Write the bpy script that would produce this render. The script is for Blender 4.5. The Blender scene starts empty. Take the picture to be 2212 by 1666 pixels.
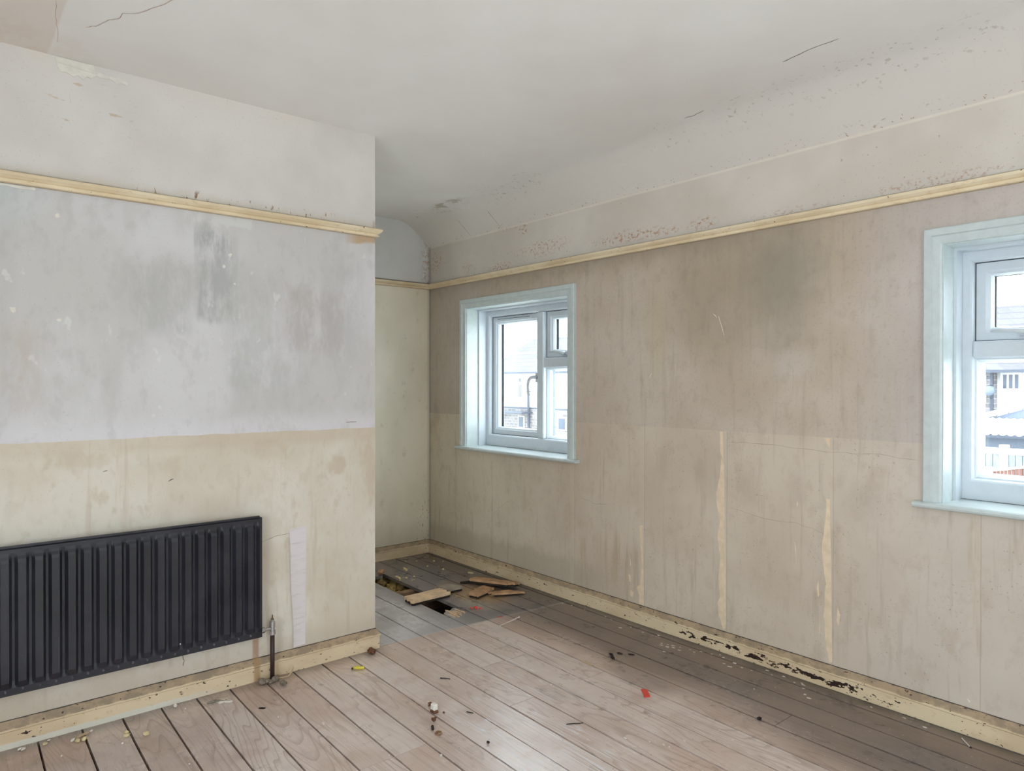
import bpy, bmesh, math, random
from mathutils import Vector, Matrix

# ------------------------------------------------------------------ camera, sky, exposure
sc = bpy.context.scene
col = sc.collection
F_PX, YAW, PITCH, ROLL = 1514.5, 2.4455, -0.0053, 0.0008
CAM = Vector((4.5263, -2.9579, 1.3036))
cd = bpy.data.cameras.new('camera')
cam = bpy.data.objects.new('camera', cd)
col.objects.link(cam)
_d = Vector((math.cos(YAW)*math.cos(PITCH), math.sin(YAW)*math.cos(PITCH), math.sin(PITCH)))
_r = _d.cross(Vector((0, 0, 1))).normalized()
_u = _r.cross(_d)
_r2 = _r*math.cos(ROLL) + _u*math.sin(ROLL)
_u2 = -_r*math.sin(ROLL) + _u*math.cos(ROLL)
cam.matrix_world = Matrix(((_r2.x, _u2.x, -_d.x, CAM.x), (_r2.y, _u2.y, -_d.y, CAM.y), (_r2.z, _u2.z, -_d.z, CAM.z), (0, 0, 0, 1)))
cd.sensor_fit = 'HORIZONTAL'
cd.sensor_width = 36.0
cd.lens = 36.0*F_PX/2212.0
cd.clip_start = 0.05
cd.clip_end = 500
sc.camera = cam

SKY_STRENGTH = 8.4
world = bpy.data.worlds.new('overcast_sky')
sc.world = world
world.use_nodes = True
wn = world.node_tree.nodes
wbg = wn.get('Background') or wn.new('ShaderNodeBackground')
wbg.inputs[0].default_value = (0.87, 0.94, 1.0, 1)
wbg.inputs[1].default_value = SKY_STRENGTH
wo = wn.get('World Output') or wn.new('ShaderNodeOutputWorld')
world.node_tree.links.new(wbg.outputs[0], wo.inputs[0])

sc.view_settings.view_transform = 'Standard'
sc.view_settings.look = 'None'
sc.view_settings.exposure = 0.0
sc.view_settings.gamma = 1.0
sc.view_settings.use_curve_mapping = False
sc.cycles.max_bounces = 8
sc.cycles.diffuse_bounces = 6
sc.cycles.glossy_bounces = 3
sc.cycles.use_adaptive_sampling = True
sc.cycles.adaptive_threshold = 0.12
sc.cycles.adaptive_min_samples = 16
sc.cycles.transparent_max_bounces = 16
sc.cycles.use_denoising = True
sc.cycles.sample_clamp_indirect = 8.0


def portal(name, loc, rot, sx, sy):
    """marks a window opening so that the renderer samples the sky through it; gives off no light itself"""
    l = bpy.data.lights.new(name, 'AREA')
    l.shape = 'RECTANGLE'
    l.size, l.size_y = sx, sy
    l.cycles.is_portal = True
    o = bpy.data.objects.new(name, l)
    o.location = loc
    o.rotation_euler = rot
    col.objects.link(o)


P2 = math.pi/2
portal('window_daylight', (1.0, 0.29, 1.335), (-P2, 0, 0), 1.05, 1.0)
portal('window_daylight', (4.05, 0.29, 1.335), (-P2, 0, 0), 1.05, 1.0)
portal('window_daylight', (6.29, -2.65, 1.25), (P2, 0, P2), 1.1, 2.1)  # opening of the added window in the rear wall
portal('window_daylight', (4.4, -4.29, 1.25), (P2, 0, 0), 1.8, 2.1)  # opening of the added window in the near wall

# ------------------------------------------------------------------ dimensions of the room
XB, YB = 1.469, -1.275          # face of the projecting wall and its corner
ZC, ZS, SY = 2.5, 2.3275, 0.206  # ceiling, foot of the sloping strip, its width
RL, RU = 2.0056, 2.0487          # picture rail
XE, YE = 6.2, -4.2               # unseen rear and near walls
T = 0.3
rnd = random.Random(7)


# ------------------------------------------------------------------ node helper
def lin(c):
    return tuple(((v/12.92) if v <= 0.04045 else ((v+0.055)/1.055)**2.4) for v in c)


def rgb(r, g, b):
    return lin((r/255, g/255, b/255))


WALL_GAIN = 1.22


def wc(r, g, b):
    """wall and ceiling paint"""
    return tuple(min(.9, v*WALL_GAIN) for v in rgb(r, g, b))


class Mat:
    def __init__(s, name, rough=0.8, spec=0.3):
        s.m = bpy.data.materials.new(name)
        s.m.use_nodes = True
        s.nt = s.m.node_tree
        s.bsdf = s.nt.nodes.get('Principled BSDF')
        s.bsdf.inputs['Roughness'].default_value = rough
        s.bsdf.inputs['Specular IOR Level'].default_value = spec
        s._pos = None

    def N(s, t):
        return s.nt.nodes.new(t)

    def put(s, sock, v):
        if isinstance(v, bpy.types.NodeSocket):
            s.nt.links.new(v, sock)
        elif isinstance(v, (tuple, list)):
            n = len(sock.default_value)
            v = tuple(v)
            sock.default_value = (v + (1.0,))[:n] if len(v) < n else v[:n]
        else:
            sock.default_value = v

    def pos(s):
        if s._pos is None:
            g = s.N('ShaderNodeNewGeometry')
            sx = s.N('ShaderNodeSeparateXYZ')
            s.nt.links.new(g.outputs['Position'], sx.inputs[0])
            s._pos = (g.outputs['Position'], sx.outputs[0], sx.outputs[1], sx.outputs[2])
        return s._pos

    def ma(s, op, a, b=0.0, c=0.0, clamp=False):
        n = s.N('ShaderNodeMath')
        n.operation = op
        n.use_clamp = clamp
        s.put(n.inputs[0], a)
        s.put(n.inputs[1], b)
        s.put(n.inputs[2], c)
        return n.outputs[0]

    def mul(s, *a):
        r = a[0]
        for b in a[1:]:
            r = s.ma('MULTIPLY', r, b)
        return r

    def add(s, *a):
        r = a[0]
        for b in a[1:]:
            r = s.ma('ADD', r, b)
        return r

    def mx(s, *a):
        r = a[0]
        for b in a[1:]:
            r = s.ma('MAXIMUM', r, b)
        return r

    def ss(s, v, a, b, lo=0.0, hi=1.0):
        n = s.N('ShaderNodeMapRange')
        n.interpolation_type = 'SMOOTHSTEP'
        s.put(n.inputs['Value'], v)
        n.inputs['From Min'].default_value = a
        n.inputs['From Max'].default_value = b
        n.inputs['To Min'].default_value = lo
        n.inputs['To Max'].default_value = hi
        return n.outputs[0]

    def vec(s, x, y, z):
        n = s.N('ShaderNodeCombineXYZ')
        s.put(n.inputs[0], x)
        s.put(n.inputs[1], y)
        s.put(n.inputs[2], z)
        return n.outputs[0]

    def noise(s, scale=(1, 1, 1), detail=4.0, rough=0.55, off=(0, 0, 0), vec=None, dist=0.0, rotz=0.0):
        m = s.N('ShaderNodeMapping')
        s.put(m.inputs['Vector'], vec if vec is not None else s.pos()[0])
        m.inputs['Scale'].default_value = scale
        m.inputs['Location'].default_value = off
        m.inputs['Rotation'].default_value = (0, 0, rotz)
        n = s.N('ShaderNodeTexNoise')
        s.nt.links.new(m.outputs[0], n.inputs['Vector'])
        n.inputs['Scale'].default_value = 1.0
        n.inputs['Detail'].default_value = detail
        n.inputs['Roughness'].default_value = rough
        n.inputs['Distortion'].default_value = dist
        return n.outputs['Fac']

    def mix(s, f, a, b, mode='MIX'):
        n = s.N('ShaderNodeMix')
        n.data_type = 'RGBA'
        n.blend_type = mode
        s.put(n.inputs[0], f)
        s.put(n.inputs[6], a)
        s.put(n.inputs[7], b)
        return n.outputs[2]

    def band(s, v, a, b, sa=0.01, sb=None):
        sb = sa if sb is None else sb
        return s.mul(s.ss(v, a-sa, a+sa), s.ss(v, b-sb, b+sb, 1.0, 0.0))

    def box(s, u, v, u0, u1, v0, v1, su=0.02, sv=0.02):
        return s.mul(s.band(u, u0, u1, su), s.band(v, v0, v1, sv))

    def blob(s, u, v, cu, cv, ru, rv, jit=None, k=0.6, a=0.5, b=1.1):
        du = s.mul(s.ma('SUBTRACT', u, cu), 1.0/ru)
        dv = s.mul(s.ma('SUBTRACT', v, cv), 1.0/rv)
        d = s.ma('SQRT', s.add(s.mul(du, du), s.mul(dv, dv)))
        if jit is not None:
            d = s.add(d, s.mul(s.ma('SUBTRACT', jit, 0.5), k*2))
        return s.ss(d, a, b, 1.0, 0.0)

    def col(s, c):
        s.put(s.bsdf.inputs['Base Color'], c)

    def bump(s, h, strength=0.3, dist=0.002):
        n = s.N('ShaderNodeBump')
        n.inputs['Strength'].default_value = strength
        n.inputs['Distance'].default_value = dist
        s.put(n.inputs['Height'], h)
        s.nt.links.new(n.outputs[0], s.bsdf.inputs['Normal'])


def plain(name, c, rough=0.6, spec=0.4, metal=0.0, var=0.12, vs=30.0):
    """a single colour with a little uneven tone"""
    k = Mat(name, rough, spec)
    n = k.noise((vs, vs, vs), 3)
    f = k.ss(n, 0.3, 0.7)
    k.col(k.mix(f, tuple(v*(1-var) for v in c), tuple(min(1, v*(1+var)) for v in c)))
    k.bsdf.inputs['Metallic'].default_value = metal
    return k.m


# ------------------------------------------------------------------ surface materials
def mat_breast():
    k = Mat('old_paint_projecting_wall', 0.85, 0.2)
    P, X, Y, Z = k.pos()
    big = k.noise((2.2, 2.2, 2.2), 3)
    fine = k.noise((14, 14, 9), 3.5, 0.65)
    streak = k.noise((16, 26, 2.2), 3, 0.6)
    grit = k.noise((150, 150, 150), 2, 0.6)
    # lower beige distemper
    low = k.mix(k.ss(big, 0.38, 0.64), wc(203, 197, 184), wc(194, 184, 168))
    low = k.mix(k.mul(k.ss(streak, 0.55, 0.75), 0.55), low, wc(183, 169, 150))
    low = k.mix(k.mul(k.ss(fine, 0.56, 0.72), 0.45), low, wc(178, 164, 142))
    for (cu, cv, ru, rv, a) in ((-1.487, .905, .075, .055, .8), (-1.79, .99, .09, .06, .5), (-2.5, 1.0, .12, .035, .5), (-1.3, .88, .05, .16, .6), (-2.2, .97, .05, .05, .4), (-1.58, .8, .1, .2, .25)):
        low = k.mix(k.mul(k.blob(Y, Z, cu, cv, ru, rv, fine, 1.2, .3, 1.1), a*.65), low, wc(180, 160, 136))
    low = k.mix(k.mul(k.band(Y, -1.872, -1.845, .006), k.ss(Z, .30, .16), .75), low, wc(152, 112, 74))
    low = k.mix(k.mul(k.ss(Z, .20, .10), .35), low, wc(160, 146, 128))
    low = k.mix(k.mul(k.band(k.add(Z, k.mul(fine, .03)), 1.04, 1.13, .02), .3), low, wc(180, 160, 136))
    low = k.mix(k.mul(k.ss(fine, .50, .34), .25), low, wc(180, 170, 150))
    # middle grey-lilac paint, rubbed in blocks
    mid = k.mix(k.ss(big, 0.36, 0.62), wc(196, 194, 194), wc(187, 184, 181))
    mid = k.mix(k.mul(k.ss(k.noise((3, 5, 1.2), 3, .6, (3, 1, 5)), .52, .7), .5), mid, wc(178, 176, 172))
    yj = k.add(Y, k.mul(k.ma('SUBTRACT', streak, .5), .09))
    zj = k.add(Z, k.mul(k.ma('SUBTRACT', fine, .5), .10))
    rub = k.ss(k.noise((9, 13, 5), 4, .72, (5, 2, 1)), .30, .62)
    for (y0, y1, z0, z1, c, a, so) in ((-2.09, -1.95, 1.56, 1.93, (150, 152, 149), .85, .012), (-2.36, -2.12, 1.50, 1.78, (160, 160, 157), .65, .015),
                                       (-1.715, -1.44, 1.44, 1.72, (165, 158, 154), .8, .02), (-2.76, -2.64, 1.2, 1.5, (178, 166, 156), .7, .03),
                                       (-1.98, -1.74, 1.25, 1.80, (170, 170, 166), .6, .03), (-1.56, -1.33, 1.4, 1.87, (172, 170, 170), .5, .03),
                                       (-2.64, -2.40, 1.15, 1.8, (180, 178, 172), .5, .05), (-1.9, -1.6, 1.15, 1.4, (172, 170, 168), .45, .05),
                                       (-2.1, -1.98, 1.86, 1.95, (142, 145, 142), .7, .01), (-3.2, -2.8, 1.3, 1.7, (176, 168, 160), .5, .04)):
        mid = k.mix(k.mul(k.box(yj, zj, y0, y1, z0, z1, so*2.0, so*2.0), rub, a*.82), mid, wc(*c))
    for (y0, y1, z0, z1) in ((-2.11, -1.87, 1.968, 2.022),):
        mid = k.mix(k.mul(k.box(yj, zj, y0, y1, z0, z1, .008, .008), .6), mid, wc(198, 198, 194))
    mid = k.mix(k.mul(k.ss(zj, 1.19, 1.10), .7), mid, wc(203, 200, 203))
    mid = k.mix(k.mul(k.ss(Y, -2.55, -2.85), k.ss(Z, 1.8, 2.0), .6), mid, wc(180, 196, 198))
    mid = k.mix(k.mul(k.ss(fine, .66, .72), .4), mid, wc(212, 211, 208))
    mid = k.mix(k.mul(k.ss(fine, .50, .34), .28), mid, wc(166, 164, 160))
    # frieze above the rail
    top = k.mix(k.ss(big, 0.36, 0.64), wc(205, 201, 196), wc(196, 191, 185))
    drip = k.noise((60, 14, 42), 3, .6, (1, 7, 2))
    top = k.mix(k.mul(k.ss(drip, .62, .70), k.blob(Y, Z, -2.47, 2.31, .2, .17, big, .4), .7), top, wc(181, 160, 134))
    top = k.mix(k.mul(k.ss(k.add(Z, k.mul(fine, .05)), 2.125, 2.06), .5), top, wc(186, 170, 148))
    top = k.mix(k.mul(k.ss(k.noise((70, 45, 16), 3, .7), .58, .64), k.band(Z, 2.02, 2.085, .012), k.band(Y, -2.3, -1.3, .1), .9), top, wc(128, 98, 68))
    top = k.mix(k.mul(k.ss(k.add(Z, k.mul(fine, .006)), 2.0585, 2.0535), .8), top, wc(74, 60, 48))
    top = k.mix(k.mul(k.ss(big, .5, .3), k.ss(Z, 2.38, 2.5), .4), top, wc(206, 196, 182))
    edge = k.add(Z, k.mul(k.ma('SUBTRACT', k.noise((6, 6, 1), 3), .5), .014))
    c = k.mix(k.ss(edge, 1.0805, 1.0825), low, mid)
    corner = k.mul(k.ss(k.add(Z, k.mul(fine, .02), k.mul(Y, -.12)), 2.135, 2.150), k.ss(Y, -1.45, -1.36))
    c = k.mix(k.mul(corner, k.ss(Z, 2.02, 2.01)), c, wc(176, 154, 128))
    c = k.mix(k.ss(Z, 2.03, 2.031), c, top)
    c = k.mix(k.mul(k.ss(grit, .66, .72), .25), c, wc(140, 130, 118))
    k.col(c)
    k.bump(k.noise((14, 14, 9), 2, .6), .25, .003)
    return k.m


def mat_right():
    k = Mat('old_paint_window_wall', 0.85, 0.2)
    P, X, Y, Z = k.pos()
    big = k.noise((1.7, 1.7, 1.7), 3, .55, (4, 0, 2))
    mid_n = k.noise((5, 5, 3.5), 3.5, .6, (1, 0, 9))
    fine = k.noise((16, 16, 11), 3.5, .65)
    streak = k.noise((24, 24, 2.0), 3, .62)
    grit = k.noise((140, 140, 140), 2, .6)
    spot = k.noise((85, 85, 75), 3, .6, (2, 2, 2))
    zj = k.add(Z, k.mul(k.ma('SUBTRACT', fine, .5), .10))
    # lower, lining paper sheets
    low = k.mix(k.ss(big, .36, .62), wc(191, 179, 163), wc(181, 167, 150))
    low = k.mix(k.mul(k.ss(X, 2.9, 3.6), .4), low, wc(188, 181, 175))
    low = k.mix(k.mul(k.ss(X, 1.5, 0.6), .5), low, wc(196, 190, 170))
    low = k.mix(k.mul(k.ss(streak, .54, .74), .6), low, wc(160, 147, 130))
    low = k.mix(k.mul(k.ss(mid_n, .55, .72), .5), low, wc(165, 148, 128))
    low = k.mix(k.mul(k.ss(spot, .60, .68), k.ss(mid_n, .44, .58), .6), low, wc(140, 124, 108))
    low = k.mix(k.mul(k.ss(fine, .50, .68), .22), low, wc(152, 136, 118))
    low = k.mix(k.mul(k.box(X, zj, 1.60, 2.07, .12, .42, .08, .08), k.ss(streak, .40, .66), .5), low, wc(164, 143, 118))
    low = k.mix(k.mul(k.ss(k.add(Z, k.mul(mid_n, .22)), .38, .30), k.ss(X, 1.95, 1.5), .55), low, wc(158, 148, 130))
    for (cu, cv, ru, rv, a) in ((2.45, .86, .05, .1, .7), (2.72, .82, .07, .12, .5), (2.22, .9, .04, .14, .5), (2.95, .84, .06, .1, .45), (3.25, .8, .1, .12, .4), (2.0, .33, .03, .06, .6)):
        low = k.mix(k.mul(k.blob(X, Z, cu, cv, ru, rv, fine, 1.3, .1, 1.2), a*.55), low, wc(150, 138, 124))
    xs = k.add(X, k.mul(k.ma('SUBTRACT', k.noise((3, 3, 5), 2), .5), .004))
    for sx in (1.567, 2.096, 2.600, 3.116, 3.66, 4.2, 4.75):
        low = k.mix(k.mul(k.band(xs, sx, sx+.003, .0012), .42), low, wc(146, 130, 110))
        low = k.mix(k.mul(k.band(xs, sx-.035, sx-.002, .012, .001), .16), low, wc(203, 190, 168))
    # middle, smoky taupe
    mid = k.mix(k.ss(big, .36, .64), wc(185, 173, 159), wc(173, 159, 142))
    mid = k.mix(k.mul(k.ss(streak, .5, .72), .35), mid, wc(152, 140, 124))
    mid = k.mix(k.mul(k.blob(X, Z, 2.62, 1.72, .62, .42, mid_n, .35, .2, 1.15), .6), mid, wc(146, 132, 113))
    mid = k.mix(k.mul(k.blob(X, Z, 2.88, 1.76, .22, .36, mid_n, .6, .05, 1.2), .42), mid, wc(124, 121, 112))
    mid = k.mix(k.mul(k.blob(X, Z, 2.18, 1.58, .10, .32, streak, .6, .2, 1.1), .5), mid, wc(176, 163, 134))
    mid = k.mix(k.mul(k.blob(X, Z, 2.95, 1.38, .14, .09, mid_n, .6, .3, 1.0), .5), mid, wc(186, 178, 168))
    mid = k.mix(k.mul(k.ss(zj, 1.88, 2.02), k.ss(X, 3.5, 2.6), .5), mid, wc(134, 122, 106))
    mid = k.mix(k.mul(k.ss(X, 3.1, 3.5), .4), mid, wc(178, 175, 178))
    mid = k.mix(k.mul(k.ss(X, 1.1, .3), .35), mid, wc(166, 160, 152))
    mid = k.mix(k.mul(k.ss(mid_n, .60, .74), .35), mid, wc(148, 138, 126))
    mid = k.mix(k.mul(k.ss(fine, .50, .68), .22), mid, wc(138, 126, 112))
    mid = k.mix(k.mul(k.ss(spot, .56, .66), .25), mid, wc(140, 128, 114))
    # frieze with damp and rust
    top = k.mix(k.ss(big, .36, .64), wc(199, 192, 183), wc(188, 180, 170))
    rust = k.ss(k.noise((50, 50, 60), 3, .7, (9, 1, 4)), .50, .62)
    for (cu, cv, ru, rv, a) in ((.86, 2.075, .16, .035, .95), (1.11, 2.285, .07, .05, .8), (1.95, 2.10, .30, .05, .85), (2.46, 2.09, .10, .04, .9), (.5, 2.12, .1, .06, .5), (1.3, 2.14, .3, .06, .6), (.1, 2.2, .1, .1, .7), (1.0, 2.33, .3, .03, .5), (2.2, 2.09, .15, .03, .6), (2.9, 2.07, .3, .02, .4), (3.5, 2.07, .3, .03, .6)):
        top = k.mix(k.mul(k.blob(X, Z, cu, cv, ru, rv, mid_n, .5, .3, 1.1), rust, a), top, wc(158, 112, 82))
    top = k.mix(k.mul(k.ss(spot, .63, .69), k.ss(Z, 2.28, 2.08), k.mx(k.band(X, .2, 1.7, .2), k.band(X, 3.1, 3.9, .2)), .7), top, wc(112, 92, 80))
    top = k.mix(k.mul(k.ss(k.noise((36, 36, 36), 2, .5, (8, 3, 6)), .68, .74), .5), top, wc(150, 134, 126))
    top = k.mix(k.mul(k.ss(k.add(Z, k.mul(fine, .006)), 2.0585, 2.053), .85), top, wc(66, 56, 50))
    top = k.mix(k.mul(k.band(Z, ZS-.010, ZS+.01, .004), .4), top, wc(222, 214, 200))
    edge = k.add(Z, k.mul(k.ma('SUBTRACT', k.noise((4, 4, 1), 3), .5), .010))
    c = k.mix(k.ss(edge, 1.065, 1.0675), low, mid)
    c = k.mix(k.ss(Z, 2.03, 2.031), c, top)
    c = k.mix(k.mul(k.ss(grit, .66, .72), .25), c, wc(130, 118, 104))
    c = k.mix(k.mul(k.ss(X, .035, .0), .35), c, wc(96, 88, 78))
    k.col(c)
    k.bump(k.noise((10, 10, 7), 2, .6), .25, .004)
    return k.m


def mat_back():
    k = Mat('old_paint_alcove_wall', 0.85, 0.2)
    P, X, Y, Z = k.pos()
    big = k.noise((2.4, 2.4, 1.6), 3, .55, (7, 3, 1))
    fine = k.noise((16, 16, 11), 3.5, .65)
    spot = k.noise((60, 60, 40), 3, .6)
    c = k.mix(k.ss(big, .35, .65), wc(222, 215, 198), wc(212, 205, 186))
    c = k.mix(k.mul(k.ss(fine, .58, .72), .3), c, wc(170, 160, 136))
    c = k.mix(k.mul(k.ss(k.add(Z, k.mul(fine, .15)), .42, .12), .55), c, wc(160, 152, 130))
    c = k.mix(k.mul(k.ss(spot, .58, .66), k.ss(Y, -.16, -.03), k.ss(Z, .7, .1), .8), c, wc(94, 88, 80))
    top = k.mix(k.ss(big, .35, .65), wc(206, 206, 204), wc(196, 195, 193))
    top = k.mix(k.mul(k.ss(k.noise((40, 40, 40), 3, .7), .48, .6), k.ss(Y, -.10, -.02), .7), top, wc(170, 138, 112))
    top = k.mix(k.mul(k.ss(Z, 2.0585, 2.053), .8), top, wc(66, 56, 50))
    c = k.mix(k.ss(Z, 2.03, 2.031), c, top)
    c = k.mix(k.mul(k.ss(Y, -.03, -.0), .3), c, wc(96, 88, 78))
    k.col(c)
    k.bump(k.noise((12, 12, 9), 2, .6), .22, .003)
    return k.m


def mat_ceiling():
    k = Mat('old_white_ceiling_paint', 0.85, 0.2)
    P, X, Y, Z = k.pos()
    big = k.noise((1.2, 1.2, 1.2), 3, .55, (2, 5, 0))
    fine = k.noise((12, 12, 12), 3.5, .65)
    spot = k.noise((40, 40, 40), 3, .6, (3, 1, 1))
    c = k.mix(k.ss(big, .35, .65), wc(224, 222, 219), wc(218, 215, 211))
    slope = k.ss(Y, -.32, -.12)
    c = k.mix(k.mul(slope, .6), c, wc(198, 190, 180))
    c = k.mix(k.mul(k.ss(spot, .60, .68), k.band(Y, -.36, -.14, .05), k.ss(big, .42, .6), .6), c, wc(150, 134, 114))
    c = k.mix(k.mul(k.ss(k.noise((60, 60, 60), 3, .6), .62, .68), k.ss(Y, -.06, -.01), .7), c, wc(150, 118, 92))
    c = k.mix(k.mul(k.blob(X, Y, .62, -.26, .22, .08, spot, .8), k.ss(fine, .45, .6), .6), c, wc(160, 148, 132))
    c = k.mix(k.mul(k.band(Y, -2.9, -2.615, .006), k.ss(X, 2.6, 1.9), .5), c, wc(206, 192, 180))
    c = k.mix(k.mul(k.ss(Y, -2.3, -2.9), k.ss(X, 1.9, 1.5), k.ss(fine, .4, .6), .35), c, wc(198, 182, 164))
    k.col(c)
    k.bump(k.noise((7, 7, 7), 2, .6), .15, .005)
    return k.m


def mat_planks():
    k = Mat('worn_limed_pine_boards', 0.5, 0.8)
    P, X, Y, Z = k.pos()
    oi = k.N('ShaderNodeObjectInfo')
    R = oi.outputs['Random']
    off = k.mul(R, 37.0)
    v = k.vec(k.add(X, off), Y, k.mul(R, 11.0))
    grain = k.noise((2.2, 60, 1), 3, .6, vec=v, dist=.3)
    # cathedral figure: contour lines of a stretched noise
    fig = k.noise((.85, 6.5, 1), 1.5, .4, vec=v, dist=.25)
    rings = k.ma('FRACT', k.mul(fig, 22.0))
    line = k.mul(k.ss(rings, .0, .35, 1.0, 0.0), k.ss(k.noise((1.1, 5, 1), 2, .5, (4, 1, 0), v), .38, .55))
    fine = k.noise((6, 170, 1), 3, .7, vec=v)
    big = k.noise((1.6, 1.6, 1), 3, .6, (3, 3, 0))
    patch = k.noise((5, 5, 1), 3.5, .65, (1, 8, 0))
    light = k.mix(k.ss(k.add(big, k.mul(k.ma('SUBTRACT', R, .5), .25)), .35, .68), rgb(217, 202, 193), rgb(200, 177, 163))
    light = k.mix(k.mul(k.ss(patch, .52, .7), .4), light, rgb(182, 152, 135))
    light = k.mix(k.mul(line, .45), light, rgb(146, 118, 100))
    light = k.mix(k.mul(k.ss(grain, .52, .7), .42), light, rgb(154, 128, 112))
    light = k.mix(k.mul(k.ss(fine, .5, .75), .3), light, rgb(160, 140, 126))
    light = k.mix(k.mul(k.ss(k.noise((7, 7, 1), 3, .6, (11, 2, 0)), .60, .70), .2), light, rgb(156, 150, 150))
    dark = k.mix(k.ss(patch, .38, .62), rgb(104, 92, 86), rgb(124, 108, 98))
    dark = k.mix(k.mul(k.ss(grain, .5, .7), .4), dark, rgb(86, 72, 66))
    alc = k.mix(k.ss(patch, .36, .62), rgb(112, 108, 108), rgb(134, 128, 128))
    alc = k.mix(k.mul(k.ss(fine, .5, .7), .4), alc, rgb(92, 86, 86))
    worn = k.mix(k.ss(patch, .36, .62), rgb(204, 200, 202), rgb(182, 178, 180))
    worn = k.mix(k.mul(k.ss(grain, .5, .7), .4), worn, rgb(150, 144, 144))
    yj = k.add(Y, k.mul(k.ma('SUBTRACT', big, .5), .22), k.mul(k.ma('SUBTRACT', patch, .5), .12))
    # stained border along the window wall
    c = k.mix(k.mul(k.ss(k.add(yj, k.mul(k.ss(X, 2.5, 3.9), .16)), -.62, -.28), .9), light, dark)
    c = k.mix(k.mul(k.blob(X, Y, 2.40, -.40, .24, .13, patch, .6), .5), c, rgb(118, 104, 88))
    c = k.mix(k.mul(k.blob(X, Y, 2.55, -.56, .22, .08, patch, .7), .5), c, rgb(128, 118, 112))
    c = k.mix(k.mul(k.blob(X, Y, 2.40, -.95, .10, .05, patch, .9), k.ss(fine, .4, .6), .5), c, rgb(108, 98, 92))
    # alcove, stained up to a sharp line across the boards
    xe = k.add(X, k.mul(k.ma('SUBTRACT', patch, .5), .02), k.mul(Y, -.075))
    inal = k.ss(xe, 1.562, 1.545)
    ca = k.mix(k.ss(yj, -.92, -.60), worn, alc)
    ca = k.mix(k.mul(k.ss(yj, -.40, -.05), .7), ca, rgb(96, 80, 72))
    c = k.mix(k.mul(inal, .95), c, ca)
    c = k.mix(k.mul(k.band(xe, 1.545, 1.56, .004), .35), c, rgb(206, 200, 196))
    # sawdust around the broken boards, pale dust
    dust = k.noise((14, 14, 1), 3.5, .7)
    c = k.mix(k.mul(k.blob(X, Y, 1.08, -.36, .36, .20, dust, .7, .2, 1.1), .9), c, rgb(170, 140, 102))
    c = k.mix(k.mul(k.blob(X, Y, 1.26, -.50, .14, .10, dust, .7, .25, 1.1), .6), c, rgb(176, 170, 156))
    # darker along the window skirting, dirty by the radiator wall
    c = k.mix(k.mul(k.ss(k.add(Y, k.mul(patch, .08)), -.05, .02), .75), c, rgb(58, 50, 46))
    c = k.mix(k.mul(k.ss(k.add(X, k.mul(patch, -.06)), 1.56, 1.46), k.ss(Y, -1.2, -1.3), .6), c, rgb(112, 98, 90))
    # scratches where something was dragged about
    scr = None
    for (rz, o, th) in ((.45, 1, .018), (1.3, 5, .018), (2.5, 9, .018)):
        n = k.noise((1.6, 34, 1), 1.0, .4, (o, o*2, 0), None, .25, rz)
        l = k.ss(k.ma('ABSOLUTE', k.ma('SUBTRACT', n, .5)), 0.0, th, 1.0, 0.0)
        l = k.mul(l, k.ss(k.noise((4, 4, 1), 1, .5, (o*3, o, 0)), .46, .58))
        scr = l if scr is None else k.mx(scr, l)
    zone = k.mx(k.blob(X, Y, 2.60, -1.32, .52, .36, big, .4, .45, 1.05), k.mul(k.blob(X, Y, 2.25, -.95, .5, .22, big, .4, .4, 1.0), .6))
    scr = k.mul(scr, zone)
    c = k.mix(k.mul(scr, .85), c, rgb(232, 232, 236))
    # specks, nail heads
    c = k.mix(k.mul(k.ss(k.noise((90, 90, 1), 2, .5, (5, 5, 0)), .70, .74), .6), c, rgb(70, 58, 52))
    c = k.mix(k.mul(k.ss(k.noise((75, 75, 1), 2, .5, (15, 25, 0)), .72, .75), .8), c, rgb(226, 222, 216))
    k.col(c)
    k.put(k.bsdf.inputs['Roughness'], k.add(.17, k.mul(patch, .20), k.mul(scr, .15), k.mul(fine, .05)))
    k.bump(k.noise((3, 60, 1), 2, .6, vec=v), .16, .001)
    return k.m


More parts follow.
